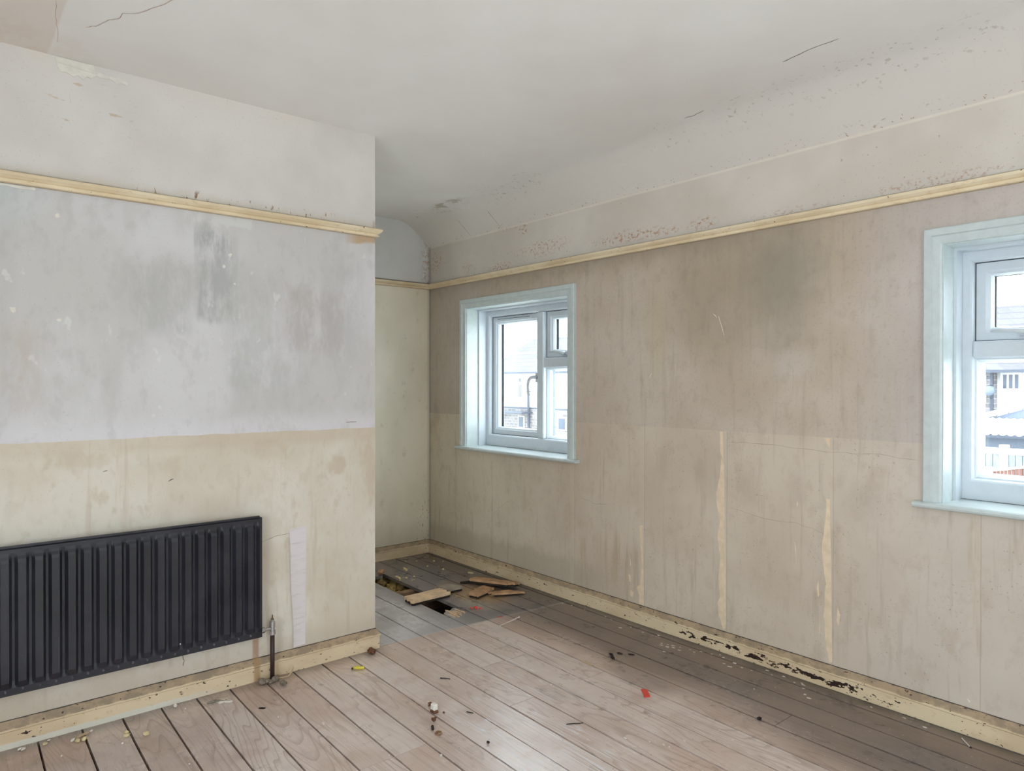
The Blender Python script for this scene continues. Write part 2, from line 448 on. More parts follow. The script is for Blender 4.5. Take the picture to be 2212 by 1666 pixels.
def mat_skirting():
    k = Mat('chipped_cream_gloss', 0.45, 0.4)
    P, X, Y, Z = k.pos()
    big = k.noise((3, 3, 8), 3)
    fine = k.noise((20, 20, 30), 3, .65)
    c = k.mix(k.ss(big, .36, .64), rgb(224, 205, 172), rgb(210, 188, 154))
    c = k.mix(k.mul(k.ss(fine, .58, .72), .35), c, rgb(190, 164, 124))
    # dusty top edge
    c = k.mix(k.mul(k.ss(k.add(Z, k.mul(fine, .012)), .074, .079), .85), c, k.mix(k.ss(fine, .4, .6), rgb(166, 142, 114), rgb(136, 118, 98)))
    c = k.mix(k.mul(k.ss(k.add(Z, k.mul(fine, .006)), .098, .1005), .9), c, rgb(52, 44, 38))
    # chips down to old dark paint
    ch = k.noise((26, 26, 62), 3.5, .62, (6, 2, 3))
    zone = k.mul(k.band(X, 2.25, 3.35, .25), k.band(Z, .012, .05, .012), k.ss(Y, -.2, -.1))
    zone = k.mx(zone, k.mul(k.ss(Y, -.2, -.1), .28))
    zone = k.mx(zone, k.mul(k.ss(Y, -1.2, -1.3), .24))
    th = k.add(.73, k.mul(zone, -.23))
    chip = k.ss(k.ma('SUBTRACT', ch, th), 0.0, .012)
    c = k.mix(chip, c, rgb(50, 34, 28))
    sp = k.ss(k.noise((55, 55, 70), 2, .5, (1, 4, 4)), .70, .72)
    c = k.mix(k.mul(sp, .9), c, rgb(64, 44, 36))
    # bare white strip at the foot, by the radiator
    wf = k.add(Z, k.mul(k.ma('SUBTRACT', fine, .5), .012))
    foot = k.mul(k.ss(wf, .024, .018), k.ss(Y, -1.95, -2.25))
    c = k.mix(k.mul(foot, .9), c, rgb(216, 214, 202))
    c = k.mix(k.mul(k.band(Y, -1.872, -1.845, .006), k.ss(Y, -1.2, -1.3), .7), c, rgb(172, 132, 90))
    k.col(c)
    k.bump(k.noise((20, 20, 30), 2, .6), .25, .0015)
    return k.m


def mat_rail():
    k = Mat('cream_picture_rail_paint', 0.5, 0.4)
    P, X, Y, Z = k.pos()
    big = k.noise((4, 4, 12), 3)
    fine = k.noise((22, 22, 50), 3, .65)
    c = k.mix(k.ss(big, .36, .64), rgb(236, 221, 190), rgb(222, 203, 168))
    c = k.mix(k.mul(k.ss(fine, .58, .7), .35), c, rgb(196, 166, 124))
    c = k.mix(k.ss(k.noise((45, 45, 80), 3, .6, (2, 9, 1)), .70, .72), c, rgb(46, 36, 30))
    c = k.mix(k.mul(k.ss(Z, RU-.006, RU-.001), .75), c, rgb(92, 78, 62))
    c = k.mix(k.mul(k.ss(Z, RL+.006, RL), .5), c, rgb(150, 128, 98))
    k.col(c)
    return k.m


M_BREAST, M_RIGHT, M_BACK, M_CEIL = mat_breast(), mat_right(), mat_back(), mat_ceiling()
M_PLANK, M_SKIRT, M_RAIL = mat_planks(), mat_skirting(), mat_rail()
M_PLAIN = plain('plain_wall_paint', rgb(202, 198, 190), .85, .2)
M_CRACK = plain('pale_brown_crack', rgb(158, 140, 122), .9, .1)  # light brown colour of the hairline cracks
M_CRACKC = plain('faint_ceiling_crack', rgb(196, 178, 162), .9, .1)
M_CRACKD = plain('dark_crack', rgb(84, 72, 62), .9, .1)
M_SCRATCH = plain('white_scratch', rgb(226, 218, 204), .9, .1)
M_PEEL = plain('bare_cream_plaster', rgb(226, 206, 178), .85, .15, var=.07)
M_GLOSS = plain('pale_blue_white_gloss', rgb(200, 210, 209), .3, .5, var=.04)
M_UPVC = plain('white_plastic', rgb(206, 214, 220), .3, .5, var=.02)
M_GASKET = plain('black_rubber_gasket', rgb(60, 66, 72), .6, .3)
M_SPACER = plain('grey_glazing_spacer', rgb(120, 134, 150), .4, .4)
M_HANDLE = plain('white_metal_handle', rgb(206, 212, 216), .3, .5, var=.03)
M_BLACK = plain('black_keyhole', rgb(24, 24, 26), .5, .3)
M_BARE = plain('raw_broken_wood', rgb(206, 170, 134), .85, .2, var=.25, vs=60)
M_RAW = plain('pale_raw_wood', rgb(224, 196, 162), .85, .2, var=.18, vs=60)
M_WHITE = plain('white_plaster', rgb(226, 222, 212), .9, .15, var=.06)


def mat_glass():
    k = Mat('window_glass')
    nt = k.nt
    tr = k.N('ShaderNodeBsdfTransparent')
    tr.inputs[0].default_value = (.97, .985, .99, 1)
    gl = k.N('ShaderNodeBsdfGlossy')
    gl.inputs['Roughness'].default_value = .02
    mx = k.N('ShaderNodeMixShader')
    mx.inputs[0].default_value = .05
    nt.links.new(tr.outputs[0], mx.inputs[1])
    nt.links.new(gl.outputs[0], mx.inputs[2])
    nt.links.new(mx.outputs[0], nt.nodes.get('Material Output').inputs[0])
    return k.m


M_GLASS = mat_glass()


# ------------------------------------------------------------------ mesh helpers
def link(name, me, mat, parent=None, smooth=False):
    if mat is not None:
        me.materials.append(mat)
    if smooth:
        for p in me.polygons:
            p.use_smooth = True
    o = bpy.data.objects.new(name, me)
    col.objects.link(o)
    if parent is not None:
        o.parent = parent
    return o


def obj(name, bm, mat, parent=None, smooth=False):
    bmesh.ops.recalc_face_normals(bm, faces=bm.faces)
    me = bpy.data.meshes.new(name)
    bm.to_mesh(me)
    bm.free()
    return link(name, me, mat, parent, smooth)


def box(bm, x0, x1, y0, y1, z0, z1):
    v = [bm.verts.new(c) for c in ((x0, y0, z0), (x1, y0, z0), (x1, y1, z0), (x0, y1, z0), (x0, y0, z1), (x1, y0, z1), (x1, y1, z1), (x0, y1, z1))]
    for f in ((0, 3, 2, 1), (4, 5, 6, 7), (0, 1, 5, 4), (1, 2, 6, 5), (2, 3, 7, 6), (3, 0, 4, 7)):
        bm.faces.new([v[i] for i in f])
    return v


def bevel(bm, w, seg=1):
    bmesh.ops.bevel(bm, geom=list(bm.edges), offset=w, segments=seg, affect='EDGES', profile=.5)


def boxo(name, mat, parent, x0, x1, y0, y1, z0, z1, bv=0.0, seg=1):
    bm = bmesh.new()
    box(bm, x0, x1, y0, y1, z0, z1)
    if bv:
        bevel(bm, bv, seg)
    return obj(name, bm, mat, parent)


def prism(bm, pts, ext, closed=True):
    """extrude a 3-D polygon by the vector ext"""
    a = [bm.verts.new(p) for p in pts]
    b = [bm.verts.new(Vector(p)+Vector(ext)) for p in pts]
    n = len(a)
    bm.faces.new(a)
    bm.faces.new(b[::-1])
    for i in range(n):
        j = (i+1) % n
        bm.faces.new((a[i], a[j], b[j], b[i]))


def tube(bm, pts, radii, n=10, cap=True):
    pts = [Vector(p) for p in pts]
    if not isinstance(radii, (list, tuple)):
        radii = [radii]*len(pts)
    rings = []
    up = None
    for i, p in enumerate(pts):
        t = (pts[min(i+1, len(pts)-1)]-pts[max(i-1, 0)]).normalized()
        if up is None:
            up = t.orthogonal().normalized()
        up = (up - t*up.dot(t)).normalized()
        s = t.cross(up)
        rings.append([bm.verts.new(p+(up*math.cos(a)+s*math.sin(a))*radii[i]) for a in (2*math.pi*q/n for q in range(n))])
    for a, b in zip(rings, rings[1:]):
        for q in range(n):
            bm.faces.new((a[q], a[(q+1) % n], b[(q+1) % n], b[q]))
    if cap:
        bm.faces.new(rings[0][::-1])
        bm.faces.new(rings[-1])


def sweep(bm, path, prof, closed=False):
    """path: list of functions mapping (a, b) -> point; prof: list of (a, b)"""
    rows = [[bm.verts.new(f(a, b)) for a, b in prof] for f in path]
    m = len(prof)
    for r0, r1 in list(zip(rows, rows[1:])) + ([(rows[-1], rows[0])] if closed else []):
        for i in range(m-1):
            bm.faces.new((r0[i], r0[i+1], r1[i+1], r1[i]))
    if not closed:
        bm.faces.new(rows[0])
        bm.faces.new(rows[-1][::-1])
    return rows


def empty(name, loc=(0, 0, 0)):
    o = bpy.data.objects.new(name, None)
    o.location = loc
    o.empty_display_size = .05
    col.objects.link(o)
    return o


def tag(o, label, cat, group=None, kind=None):
    o['label'] = label
    if cat:
        o['category'] = cat
    if group:
        o['group'] = group
    if kind:
        o['kind'] = kind
    return o


def struct(o, label, cat):
    return tag(o, label, cat, None, 'structure')


def ribbon(name, mat, parent, pts, width, normal, lift=.0006):
    """a hairline crack or scratch lying on a surface"""
    n = Vector(normal)
    bm = bmesh.new()
    P = [Vector(p) for p in pts]
    a, b = [], []
    for i, p in enumerate(P):
        t = (P[min(i+1, len(P)-1)]-P[max(0, i-1)]).normalized()
        s = n.cross(t).normalized()
        w = width*(.5 if i in (0, len(P)-1) else rnd.uniform(.6, 1.2))*.5
        a.append(bm.verts.new(p+s*w+n*lift))
        b.append(bm.verts.new(p-s*w+n*lift))
    for i in range(len(P)-1):
        bm.faces.new((a[i], a[i+1], b[i+1], b[i]))
    return obj(name, bm, mat, parent)


def jag(pts, k, amp, nrm=None):
    """subdivide a polyline and shake it"""
    out = []
    P = [Vector(p) for p in pts]
    for a, b in zip(P, P[1:]):
        L = (b-a).length
        s = (b-a).normalized()
        side = (nrm.cross(s)) if nrm is not None else s.orthogonal()
        for i in range(k):
            q = a.lerp(b, i/k)
            if i:
                q = q + side*rnd.uniform(-amp, amp)
            out.append(q)
    out.append(P[-1])
    return out


# ------------------------------------------------------------------ walls and ceiling
W1 = (0.487, 1.513)
W2 = (3.537, 4.563)
WZ = (0.845, 1.822)
LT = 0.012
HZ0, HZ1 = WZ[0]-.024, WZ[1]+LT

bm = bmesh.new()
xs = [-T, W1[0]-LT, W1[1]+LT, W2[0]-LT, W2[1]+LT, XE+T]
for i in range(5):
    if i in (1, 3):
        box(bm, xs[i], xs[i+1], 0, T, -.3, HZ0)
        box(bm, xs[i], xs[i+1], 0, T, HZ1, 2.8)
    else:
        box(bm, xs[i], xs[i+1], 0, T, -.3, 2.8)
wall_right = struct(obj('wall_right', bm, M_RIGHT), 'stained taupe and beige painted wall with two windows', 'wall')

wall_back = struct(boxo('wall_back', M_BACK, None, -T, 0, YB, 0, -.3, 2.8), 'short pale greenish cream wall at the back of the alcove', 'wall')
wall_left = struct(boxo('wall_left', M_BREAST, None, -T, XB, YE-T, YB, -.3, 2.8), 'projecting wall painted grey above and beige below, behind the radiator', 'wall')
bm = bmesh.new()
NXW = (3.5, 5.3)
NZW = (.2, 2.3)
box(bm, XB, NXW[0], YE-T, YE, -.3, 2.8)
box(bm, NXW[1], XE+T, YE-T, YE, -.3, 2.8)
box(bm, *NXW, YE-T, YE, -.3, NZW[0])
box(bm, *NXW, YE-T, YE, NZW[1], 2.8)
wall_near = struct(obj('wall_near', bm, M_PLAIN), 'plain off-white wall opposite the windows', 'wall')
bm = bmesh.new()
RY = (-3.2, -2.1)
RZ = (.2, 2.3)
box(bm, XE, XE+T, YE, RY[0], -.3, 2.8)
box(bm, XE, XE+T, RY[1], 0, -.3, 2.8)
box(bm, XE, XE+T, RY[0], RY[1], -.3, RZ[0])
box(bm, XE, XE+T, RY[0], RY[1], RZ[1], 2.8)
wall_rear = struct(obj('wall_rear', bm, M_PLAIN), 'plain off-white wall facing the radiator', 'wall')

# ceiling: flat field, softly rounded into a sloping strip above the window wall
prof = [(YE, ZC)]
for i in range(9):
    t = i/8
    a = Vector((-SY-.09, ZC))
    b = Vector((-SY+.0, ZC))
    c = Vector((-SY+.075, ZC-(ZC-ZS)*.075/SY))
    q = a.lerp(b, t).lerp(b.lerp(c, t), t)
    prof.append((q.x, q.y))
prof.append((0, ZS))
bm = bmesh.new()
NX = 12
rows = []
for i in range(NX+1):
    x = XE*i/NX
    rows.append([bm.verts.new((x, y, z)) for y, z in prof])
for r0, r1 in zip(rows, rows[1:]):
    for j in range(len(prof)-1):
        bm.faces.new((r0[j], r0[j+1], r1[j+1], r1[j]))
for f in bm.faces:
    f.smooth = True
top = [(0, YE, 2.8), (XE, YE, 2.8), (XE, 0, 2.8), (0, 0, 2.8)]
bm.faces.new([bm.verts.new(p) for p in top])
ceiling = obj('ceiling', bm, M_CEIL)
for p in ceiling.data.polygons:           # the underside must face the room
    if p.center.z < 2.7 and p.normal.z > 0:
        p.flip()
struct(ceiling, 'off-white plaster ceiling with a sloping strip above the window wall', 'ceiling')

for pts, w, m in (([(1.784, -2.542, ZC), (1.80, -2.53, ZC), (1.819, -2.513, ZC), (1.889, -2.491, ZC), (1.915, -2.469, ZC), (1.964, -2.465, ZC), (1.998, -2.425, ZC), (2.09, -2.384, ZC), (2.149, -2.365, ZC), (2.3, -2.30, ZC)], .003, M_CRACKC),
                  ([(3.16, -.50, ZC), (3.204, -.507, ZC), (3.292, -.519, ZC), (3.378, -.517, ZC)], .003, M_CRACKD),
                  ([(2.583, -.318, ZC), (2.629, -.310, ZC), (2.694, -.329, ZC)], .004, M_CRACK),
                  ([(1.916, -2.643, ZC), (1.80, -2.63, ZC), (1.716, -2.613, ZC), (1.6, -2.60, ZC)], .0016, M_CRACKC)):
    ribbon('crack', m, ceiling, jag(pts, 3, .003, Vector((0, 0, -1))), w, (0, 0, -1), .0012)
# joints of the boards on the sloping strip
sl = Vector((0, -SY, ZC-ZS)).normalized()
sn = Vector((0, -(ZC-ZS), -SY)).normalized()
for x in (.54, .88):
    a = Vector((x, 0, ZS))
    ribbon('crack', M_CRACK, ceiling, jag([a+sl*.005, a+sl*.10, a+sl*.16], 3, .002, sn), .003, sn, .0012)

# patch of bared white plaster under the ceiling
def flat_patch(name, mat, parent, pts, ext):
    bm = bmesh.new()
    prism(bm, pts, ext)
    return obj(name, bm, mat, parent)


pp = [(-2.592, 2.4985), (-2.47, 2.4985), (-2.463, 2.478), (-2.40, 2.47), (-2.385, 2.476), (-2.352, 2.462), (-2.358, 2.452), (-2.375, 2.458), (-2.39, 2.449), (-2.41, 2.462), (-2.44, 2.458), (-2.46, 2.462), (-2.478, 2.446), (-2.49, 2.45), (-2.503, 2.436), (-2.52, 2.447), (-2.535, 2.438), (-2.555, 2.447), (-2.575, 2.445), (-2.585, 2.462)]
flat_patch('plaster_patch', M_WHITE, wall_left, [(XB, y, z) for y, z in pp], (.004, 0, 0))
flat_patch('plaster_patch', M_WHITE, wall_left, [(XB, y, z) for y, z in ((-2.585, 2.478), (-2.47, 2.468), (-2.468, 2.474), (-2.583, 2.486))], (.006, 0, 0))
for (y, z, s) in ((-2.585, 1.915, .011), (-1.965, 1.84, .012), (-1.99, 1.79, .01), (-2.72, 1.56, .014), (-2.58, 1.53, .009), (-1.945, 1.72, .006), (-2.66, 2.0, .009)):
    q = [(XB, y+s*math.cos(a)*rnd.uniform(.5, 1), z+s*math.sin(a)*rnd.uniform(.5, 1)) for a in (i*math.pi/4 for i in range(8))]
    flat_patch('plaster_patch', M_WHITE, wall_left, q, (.001, 0, 0))
flat_patch('plaster_patch', M_WHITE, wall_left, [(XB, y, z) for y, z in ((-2.78, 2.003), (-2.66, 2.003), (-2.655, 1.996), (-2.69, 1.992), (-2.74, 1.997), (-2.78, 1.99))], (.002, 0, 0))
for a, b in (((-1.43, 1.1095), (-1.375, 1.1115)), ((-2.44, .958), (-2.425, .962)), ((-2.21, .90), (-2.19, .91))):
    ribbon('scratch', M_CRACKD, wall_left, [(XB, *a), (XB, (a[0]+b[0])/2, (a[1]+b[1])/2+.001), (XB, *b)], .003, (1, 0, 0))
ribbon('crack', M_CRACK, wall_left, jag([(XB, -2.16, .19), (XB, -2.15, .16), (XB, -2.155, .14)], 3, .002, Vector((1, 0, 0))), .004, (1, 0, 0))
ribbon('crack', M_CRACK, wall_left, jag([(XB, -1.83, .60), (XB, -1.77, .618), (XB, -1.708, .622)], 3, .001, Vector((1, 0, 0))), .002, (1, 0, 0))

# torn strips on the window wall, cream plaster showing through
peel = [[(2.062, 0.528), (2.084, 0.531), (2.094, 0.102), (2.063, 0.102), (2.062, 0.152), (2.046, 0.186), (2.072, 0.217), (2.078, 0.318), (2.071, 0.417)],
        [(2.562, 1.063), (2.577, 1.064), (2.583, 0.913), (2.564, 0.967)],
        [(2.57, 0.934), (2.585, 0.902), (2.598, 0.121), (2.585, 0.106), (2.559, 0.167), (2.551, 0.232), (2.566, 0.259), (2.556, 0.346), (2.566, 0.461), (2.55, 0.548), (2.563, 0.618), (2.544, 0.717), (2.542, 0.762), (2.562, 0.843)],
        [(3.087, 0.803), (3.103, 0.805), (3.116, 0.112), (3.102, 0.1), (3.089, 0.164), (3.083, 0.222), (3.077, 0.3), (3.087, 0.441), (3.068, 0.577), (3.078, 0.658), (3.086, 0.739)],
        [(3.054, 0.444), (3.058, 0.385), (3.052, 0.373), (3.046, 0.412)], [(3.059, 0.295), (3.063, 0.226), (3.059, 0.215)],
        [(3.137, 0.354), (3.148, 0.318), (3.141, 0.273), (3.133, 0.294)], [(3.076, 1.063), (3.103, 1.063), (3.101, 1.022), (3.087, 1.047)],
        [(1.994, 0.365), (2.004, 0.303), (1.997, 0.289)], [(1.987, 0.249), (2.004, 0.24), (2.004, 0.207), (1.991, 0.211)],
        [(2.001, 0.163), (2.02, 0.155), (2.014, 0.128), (1.997, 0.137)]]
for L in peel:
    P = [(x, 0, z) for x, z in L]
    if len(P) > 5:
        P = jag(P+[P[0]], 3, .0025, Vector((0, 1, 0)))[:-1]
    flat_patch('torn_strip', M_PEEL, wall_right, P, (0, -.0008, 0))
for a, b, w in (((2.523, 1.637), (2.542, 1.618), .004), ((2.552, 1.624), (2.583, 1.53), .004), ((2.126, 1.324), (2.145, 1.353), .003), ((2.946, .591), (2.953, .494), .004), ((2.956, .776), (2.956, .751), .003), ((3.62, .13), (3.628, .118), .006)):
    ribbon('scratch', M_SCRATCH, wall_right, [(a[0], 0, a[1]), ((a[0]+b[0])/2+.002, 0, (a[1]+b[1])/2), (b[0], 0, b[1])], w, (0, -1, 0))
for L in ([(2.613, 1.015), (2.771, 1.018), (2.908, 1.012), (3.036, 1.009), (3.117, 1.005), (3.305, 1.012), (3.45, 1.0)],
          [(.699, .316), (.771, .356), (.802, .408), (.862, .46), (.921, .496), (.983, .526)],
          [(1.62, .62), (1.75, .60), (1.83, .612)], [(2.62, .70), (2.8, .675), (2.95, .68), (3.1, .65)], [(1.63, 1.99), (1.66, 1.93), (1.655, 1.87), (1.63, 1.82)]):
    ribbon('crack', M_CRACK, wall_right, jag([(x, 0, z) for x, z in L], 4, .004, Vector((0, -1, 0))), .0014, (0, -1, 0))

# ------------------------------------------------------------------ skirtings and picture rails
SK = [(0, 0), (.016, 0), (.016, .060), (.020, .064), (.020, .070), (.003, .0985), (0, .0985)]
RP = [(0, RL), (.011, RL), (.015, RL+.004), (.015, RL+.009), (.009, RL+.011), (.009, RL+.016), (.016, RL+.019), (.026, RL+.028), (.029, RL+.034), (.027, RL+.040), (.018, RU), (0, RU)]


def mould(name, prof, mat, path, label, cat):
    bm = bmesh.new()
    sweep(bm, path, prof)
    return struct(obj(name, bm, mat), label, cat)


def molds(prof, mat, base, words):
    kind = 'skirting' if base else 'rail'
    names = ('baseboard_right', 'baseboard_back', 'baseboard_left') if base else ('trim_1', 'trim_2', 'trim_3')
    cat = 'skirting board' if base else 'picture rail'
    mould(names[0], prof, mat, [lambda a, b: (a, -a, b), lambda a, b: (XE, -a, b)], words[0], cat)
    mould(names[1], prof, mat, [lambda a, b: (a, YB+a, b), lambda a, b: (a, -a, b)], words[1], cat)
    mould(names[2], prof, mat, [lambda a, b: (a, YB+a, b), lambda a, b: (XB+a, YB+a, b), lambda a, b: (XB+a, YE, b)], words[2], cat)


molds(SK, M_SKIRT, True, ('chipped cream skirting board below the windows', 'cream skirting board along the back of the alcove', 'cream skirting board under the radiator, turning the corner'))
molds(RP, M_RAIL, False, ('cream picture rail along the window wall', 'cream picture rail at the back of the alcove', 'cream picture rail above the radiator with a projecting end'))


# ------------------------------------------------------------------ windows
def ring(name, mat, parent, x0, x1, z0, z1, prof, back=None):
    """mitred rectangular ring in the window plane; prof = (inset, y)"""
    bm = bmesh.new()
    path = [lambda a, b: (x0+a, b, z0+a), lambda a, b: (x1-a, b, z0+a), lambda a, b: (x1-a, b, z1-a), lambda a, b: (x0+a, b, z1-a)]
    sweep(bm, path, prof+[prof[0]], True)
    return obj(name, bm, mat, parent)


def sash_window(n, xo, mirror, label):
    x0, x1 = xo
    z0, z1 = WZ
    w = struct(empty('window_%d' % n, ((x0+x1)/2, .1, z0)), label, 'window')
    inv = Matrix.Translation(-w.location)
    start = set(bpy.data.objects)
    fx = (lambda x: x0+x1-x) if mirror else (lambda x: x)

    def B(name, mat, par, a, b, *r, **k):
        a, b = sorted((fx(a), fx(b)))
        return boxo(name, mat, par, a, b, *r, **k)
    # timber lining, plastic return
    boxo('jamb_lining', M_GLOSS, w, x0-LT, x0, -.002, .10, z0, z1)
    boxo('jamb_lining', M_GLOSS, w, x1, x1+LT, -.002, .10, z0, z1)
    boxo('head_lining', M_GLOSS, w, x0-LT, x1+LT, -.002, .10, z1, z1+LT)
    boxo('reveal_trim', M_UPVC, w, x0-LT, x0+.010, .10, .25, z0, z1)
    boxo('reveal_trim', M_UPVC, w, x1-.010, x1+LT, .10, .25, z0, z1)
    boxo('reveal_trim', M_UPVC, w, x0+.010, x1-.010, .10, .25, z1-.010, z1+LT)
    # sill board with rounded nose
    bm = bmesh.new()
    pr = [(.29, z0-.022), (-.035, z0-.022), (-.042, z0-.018), (-.045, z0-.011), (-.042, z0-.004), (-.035, z0), (.29, z0)]
    prism(bm, [(x0-LT, y, z) for y, z in pr], (x1-x0+2*LT, 0, 0))
    nose = [(0, z0-.022), (-.035, z0-.022), (-.042, z0-.018), (-.045, z0-.011), (-.042, z0-.004), (-.035, z0), (0, z0)]
    prism(bm, [(x0-.095, y, z) for y, z in nose], (.095-LT, 0, 0))
    prism(bm, [(x1+LT, y, z) for y, z in nose], (.095-LT, 0, 0))
    obj('window_sill', bm, M_GLOSS, w)
    # moulded architrave, three mitred lengths
    ap = [(.004, 0), (.004, -.012), (.010, -.014), (.034, -.016), (.038, -.022), (.062, -.022), (.066, -.018), (.066, 0)]
    L0, L1 = lambda a, b: (x0-a, b, z0), lambda a, b: (x0-a, b, z1+a)
    R0, R1 = lambda a, b: (x1+a, b, z0), lambda a, b: (x1+a, b, z1+a)
    for pth in ((L0, L1), (L1, R1), (R1, R0)):
        bm = bmesh.new()
        sweep(bm, list(pth), ap)
        obj('architrave', bm, M_GLOSS, w)
    # plastic outer frame, mullion, transom
    a0, a1 = x0+.010, x1-.010
    b0, b1 = z0+.002, z1-.010
    FW = .034
    bm = bmesh.new()
    bot = b0+.046                                   # the bottom rail is deeper
    path = [lambda a, b: (a0+a, b, b0+a+(.046 if a > .01 else 0)), lambda a, b: (a1-a, b, b0+a+(.046 if a > .01 else 0)), lambda a, b: (a1-a, b, b1-a-(.008 if a > .01 else 0)), lambda a, b: (a0+a, b, b1-a-(.008 if a > .01 else 0))]
    fp = [(0, .168), (FW-.010, .168), (FW-.004, .173), (FW, .180), (FW, .236), (0, .236)]
    sweep(bm, path, fp+[fp[0]], True)
    frame = obj('window_frame', bm, M_UPVC, w)
    i0, i1, j0, j1 = a0+FW, a1-FW, bot+FW, b1-FW-.008
    mc = a0 + .579                                  # mullion centre
    tz = 1.430
    B('mullion', M_UPVC, w, mc-.031, mc+.031, .168, .236, j0, j1, bv=.006)
    B('transom', M_UPVC, w, mc+.031, (i1 if not mirror else i1), .168, .236, tz-.033, tz+.033, bv=.006)

    def pane_set(par, gx0, gx1, gz0, gz1):
        g0, g1 = sorted((fx(gx0), fx(gx1)))
        ring('glazing_spacer', M_SPACER, par, g0, g1, gz0, gz1, [(0, .238), (.004, .238), (.004, .260), (0, .260)])
        boxo('pane', M_GLASS, par, g0, g1, .2375, .2395, gz0, gz1)
        boxo('pane', M_GLASS, par, g0, g1, .258, .260, gz0, gz1)

    def sash(name, sx0, sx1, sz0, sz1):
        s0, s1 = sorted((fx(sx0), fx(sx1)))
        ring('gasket', M_GASKET, w, s0-.001, s1+.001, sz0-.001, sz1+.001, [(0, .198), (.004, .198), (.004, .203), (0, .203)])
        s = ring(name, M_UPVC, w, s0+.002, s1-.002, sz0+.002, sz1-.002, [(0, .200), (.032, .200), (.038, .206), (.046, .211), (.052, .222), (.052, .262), (0, .262)])
        pane_set(s, sx0+.05, sx1-.05, sz0+.05, sz1-.05)
        return s
    cs = sash('casement', i0, mc-.031, j0, j1)
    fs = sash('fanlight', mc+.031, i1, tz+.033, j1)
    # fixed light, glazed straight into the frame with a bead
    g0, g1 = sorted((fx(mc+.031), fx(i1)))
    bd = ring('glazing_bead', M_UPVC, w, g0, g1, j0, tz-.033, [(0, .195), (.006, .197), (.016, .215), (.018, .238), (0, .238)])
    pane_set(bd, mc+.031+.014, i1-.014, j0+.014, tz-.033-.014)
    # trickle vent on the casement's top rail
    v = B('trickle_vent', M_UPVC, cs, i0+.06, mc-.115, .188, .200, j1-.040, j1-.018, bv=.004)
    B('vent_slot', M_GASKET, v, i0+.07, mc-.125, .1872, .1885, j1-.0215, j1-.0195)
    # casement handle: rose, neck and drooping lever
    hx, hz = mc-.031-.028, 1.335
    bm = bmesh.new()
    h0, h1 = sorted((fx(hx-.014), fx(hx+.014)))
    box(bm, h0, h1, .188, .200, hz-.035, hz+.03)
    bevel(bm, .004, 2)
    hd = obj('handle', bm, M_HANDLE, cs)
    bm = bmesh.new()
    pts = [(hx, .196, hz), (hx, .160, hz), (hx-.012, .148, hz-.004), (hx-.028, .143, hz-.022), (hx-.034, .142, hz-.05), (hx-.034, .143, hz-.085), (hx-.032, .146, hz-.112), (hx-.028, .150, hz-.125)]
    tube(bm, [(fx(x), y, z) for x, y, z in pts], [.012, .012, .0115, .010, .009, .008, .0075, .006], 12)
    obj('lever', bm, M_HANDLE, hd, True)
    # fanlight handle: long lever along the bottom rail with its lock
    hz = tz+.033+.027
    cx = (mc+.031+i1)/2
    bm = bmesh.new()
    h0, h1 = sorted((fx(cx-.035), fx(cx+.035)))
    box(bm, h0, h1, .186, .200, hz-.013, hz+.013)
    bevel(bm, .005, 2)
    fh = obj('handle', bm, M_HANDLE, fs)
    bm = bmesh.new()
    sgn = -1 if not mirror else 1
    pts = [(cx, .188, hz), (cx, .170, hz), (cx-.012, .160, hz+.003), (cx-.04, .156, hz+.007), (cx-.08, .157, hz+.009), (cx-.118, .16, hz+.008)]
    if mirror:
        pts = [(2*cx-x, y, z) for x, y, z in pts]
    tube(bm, [(fx(x), y, z) for x, y, z in pts], [.013, .0125, .011, .008, .006, .004], 12)
    obj('lever', bm, M_HANDLE, fh, True)
    bm = bmesh.new()
    tube(bm, [(fx(cx-.024), .1865, hz), (fx(cx-.024), .1845, hz)], .005, 12)
    obj('keyhole', M_BLACK and bm, M_BLACK, fh)
    for o in set(bpy.data.objects) - start:
        if o.parent == w:
            o.matrix_parent_inverse = inv
    return w


sash_window(1, W1, False, 'white plastic window nearest the alcove corner with a tall casement and drooping handle')
sash_window(2, W2, True, 'white plastic window further along the wall, fanlight over a fixed pane')

def added_window(n, label, frame_boxes, panes, sill, loc):
    w = struct(empty('window_%d' % n, loc), label, 'window')
    m = Matrix.Translation(-w.location)
    bm = bmesh.new()
    for b in frame_boxes:
        box(bm, *b)
    parts = [obj('window_frame', bm, M_UPVC, w), boxo('window_sill', M_GLOSS, w, *sill)]
    parts += [boxo('pane', M_GLASS, w, *p) for p in panes]
    for o in parts:
        o.matrix_parent_inverse = m


ym = (RY[0]+RY[1])/2  # unseen window added behind the camera to bring in more daylight
q0, q1 = XE+.17, XE+.23
added_window(3, 'added white window, out of view, in the wall facing the radiator',
             [(q0, q1, RY[0], RY[0]+.06, *RZ), (q0, q1, RY[1]-.06, RY[1], *RZ), (q0, q1, RY[0]+.06, RY[1]-.06, RZ[0], RZ[0]+.06), (q0, q1, RY[0]+.06, RY[1]-.06, RZ[1]-.06, RZ[1]), (q0, q1, ym-.03, ym+.03, RZ[0]+.06, RZ[1]-.06)],
             [(XE+.199, XE+.201, RY[0]+.06, ym-.03, RZ[0]+.06, RZ[1]-.06), (XE+.199, XE+.201, ym+.03, RY[1]-.06, RZ[0]+.06, RZ[1]-.06)],
             (XE-.04, XE+.17, RY[0]-.04, RY[1]+.04, RZ[0]-.024, RZ[0]), (XE, ym, RZ[0]))
xm = (NXW[0]+NXW[1])/2  # second added window, out of view, for extra daylight in the room
q0, q1 = YE-.23, YE-.17
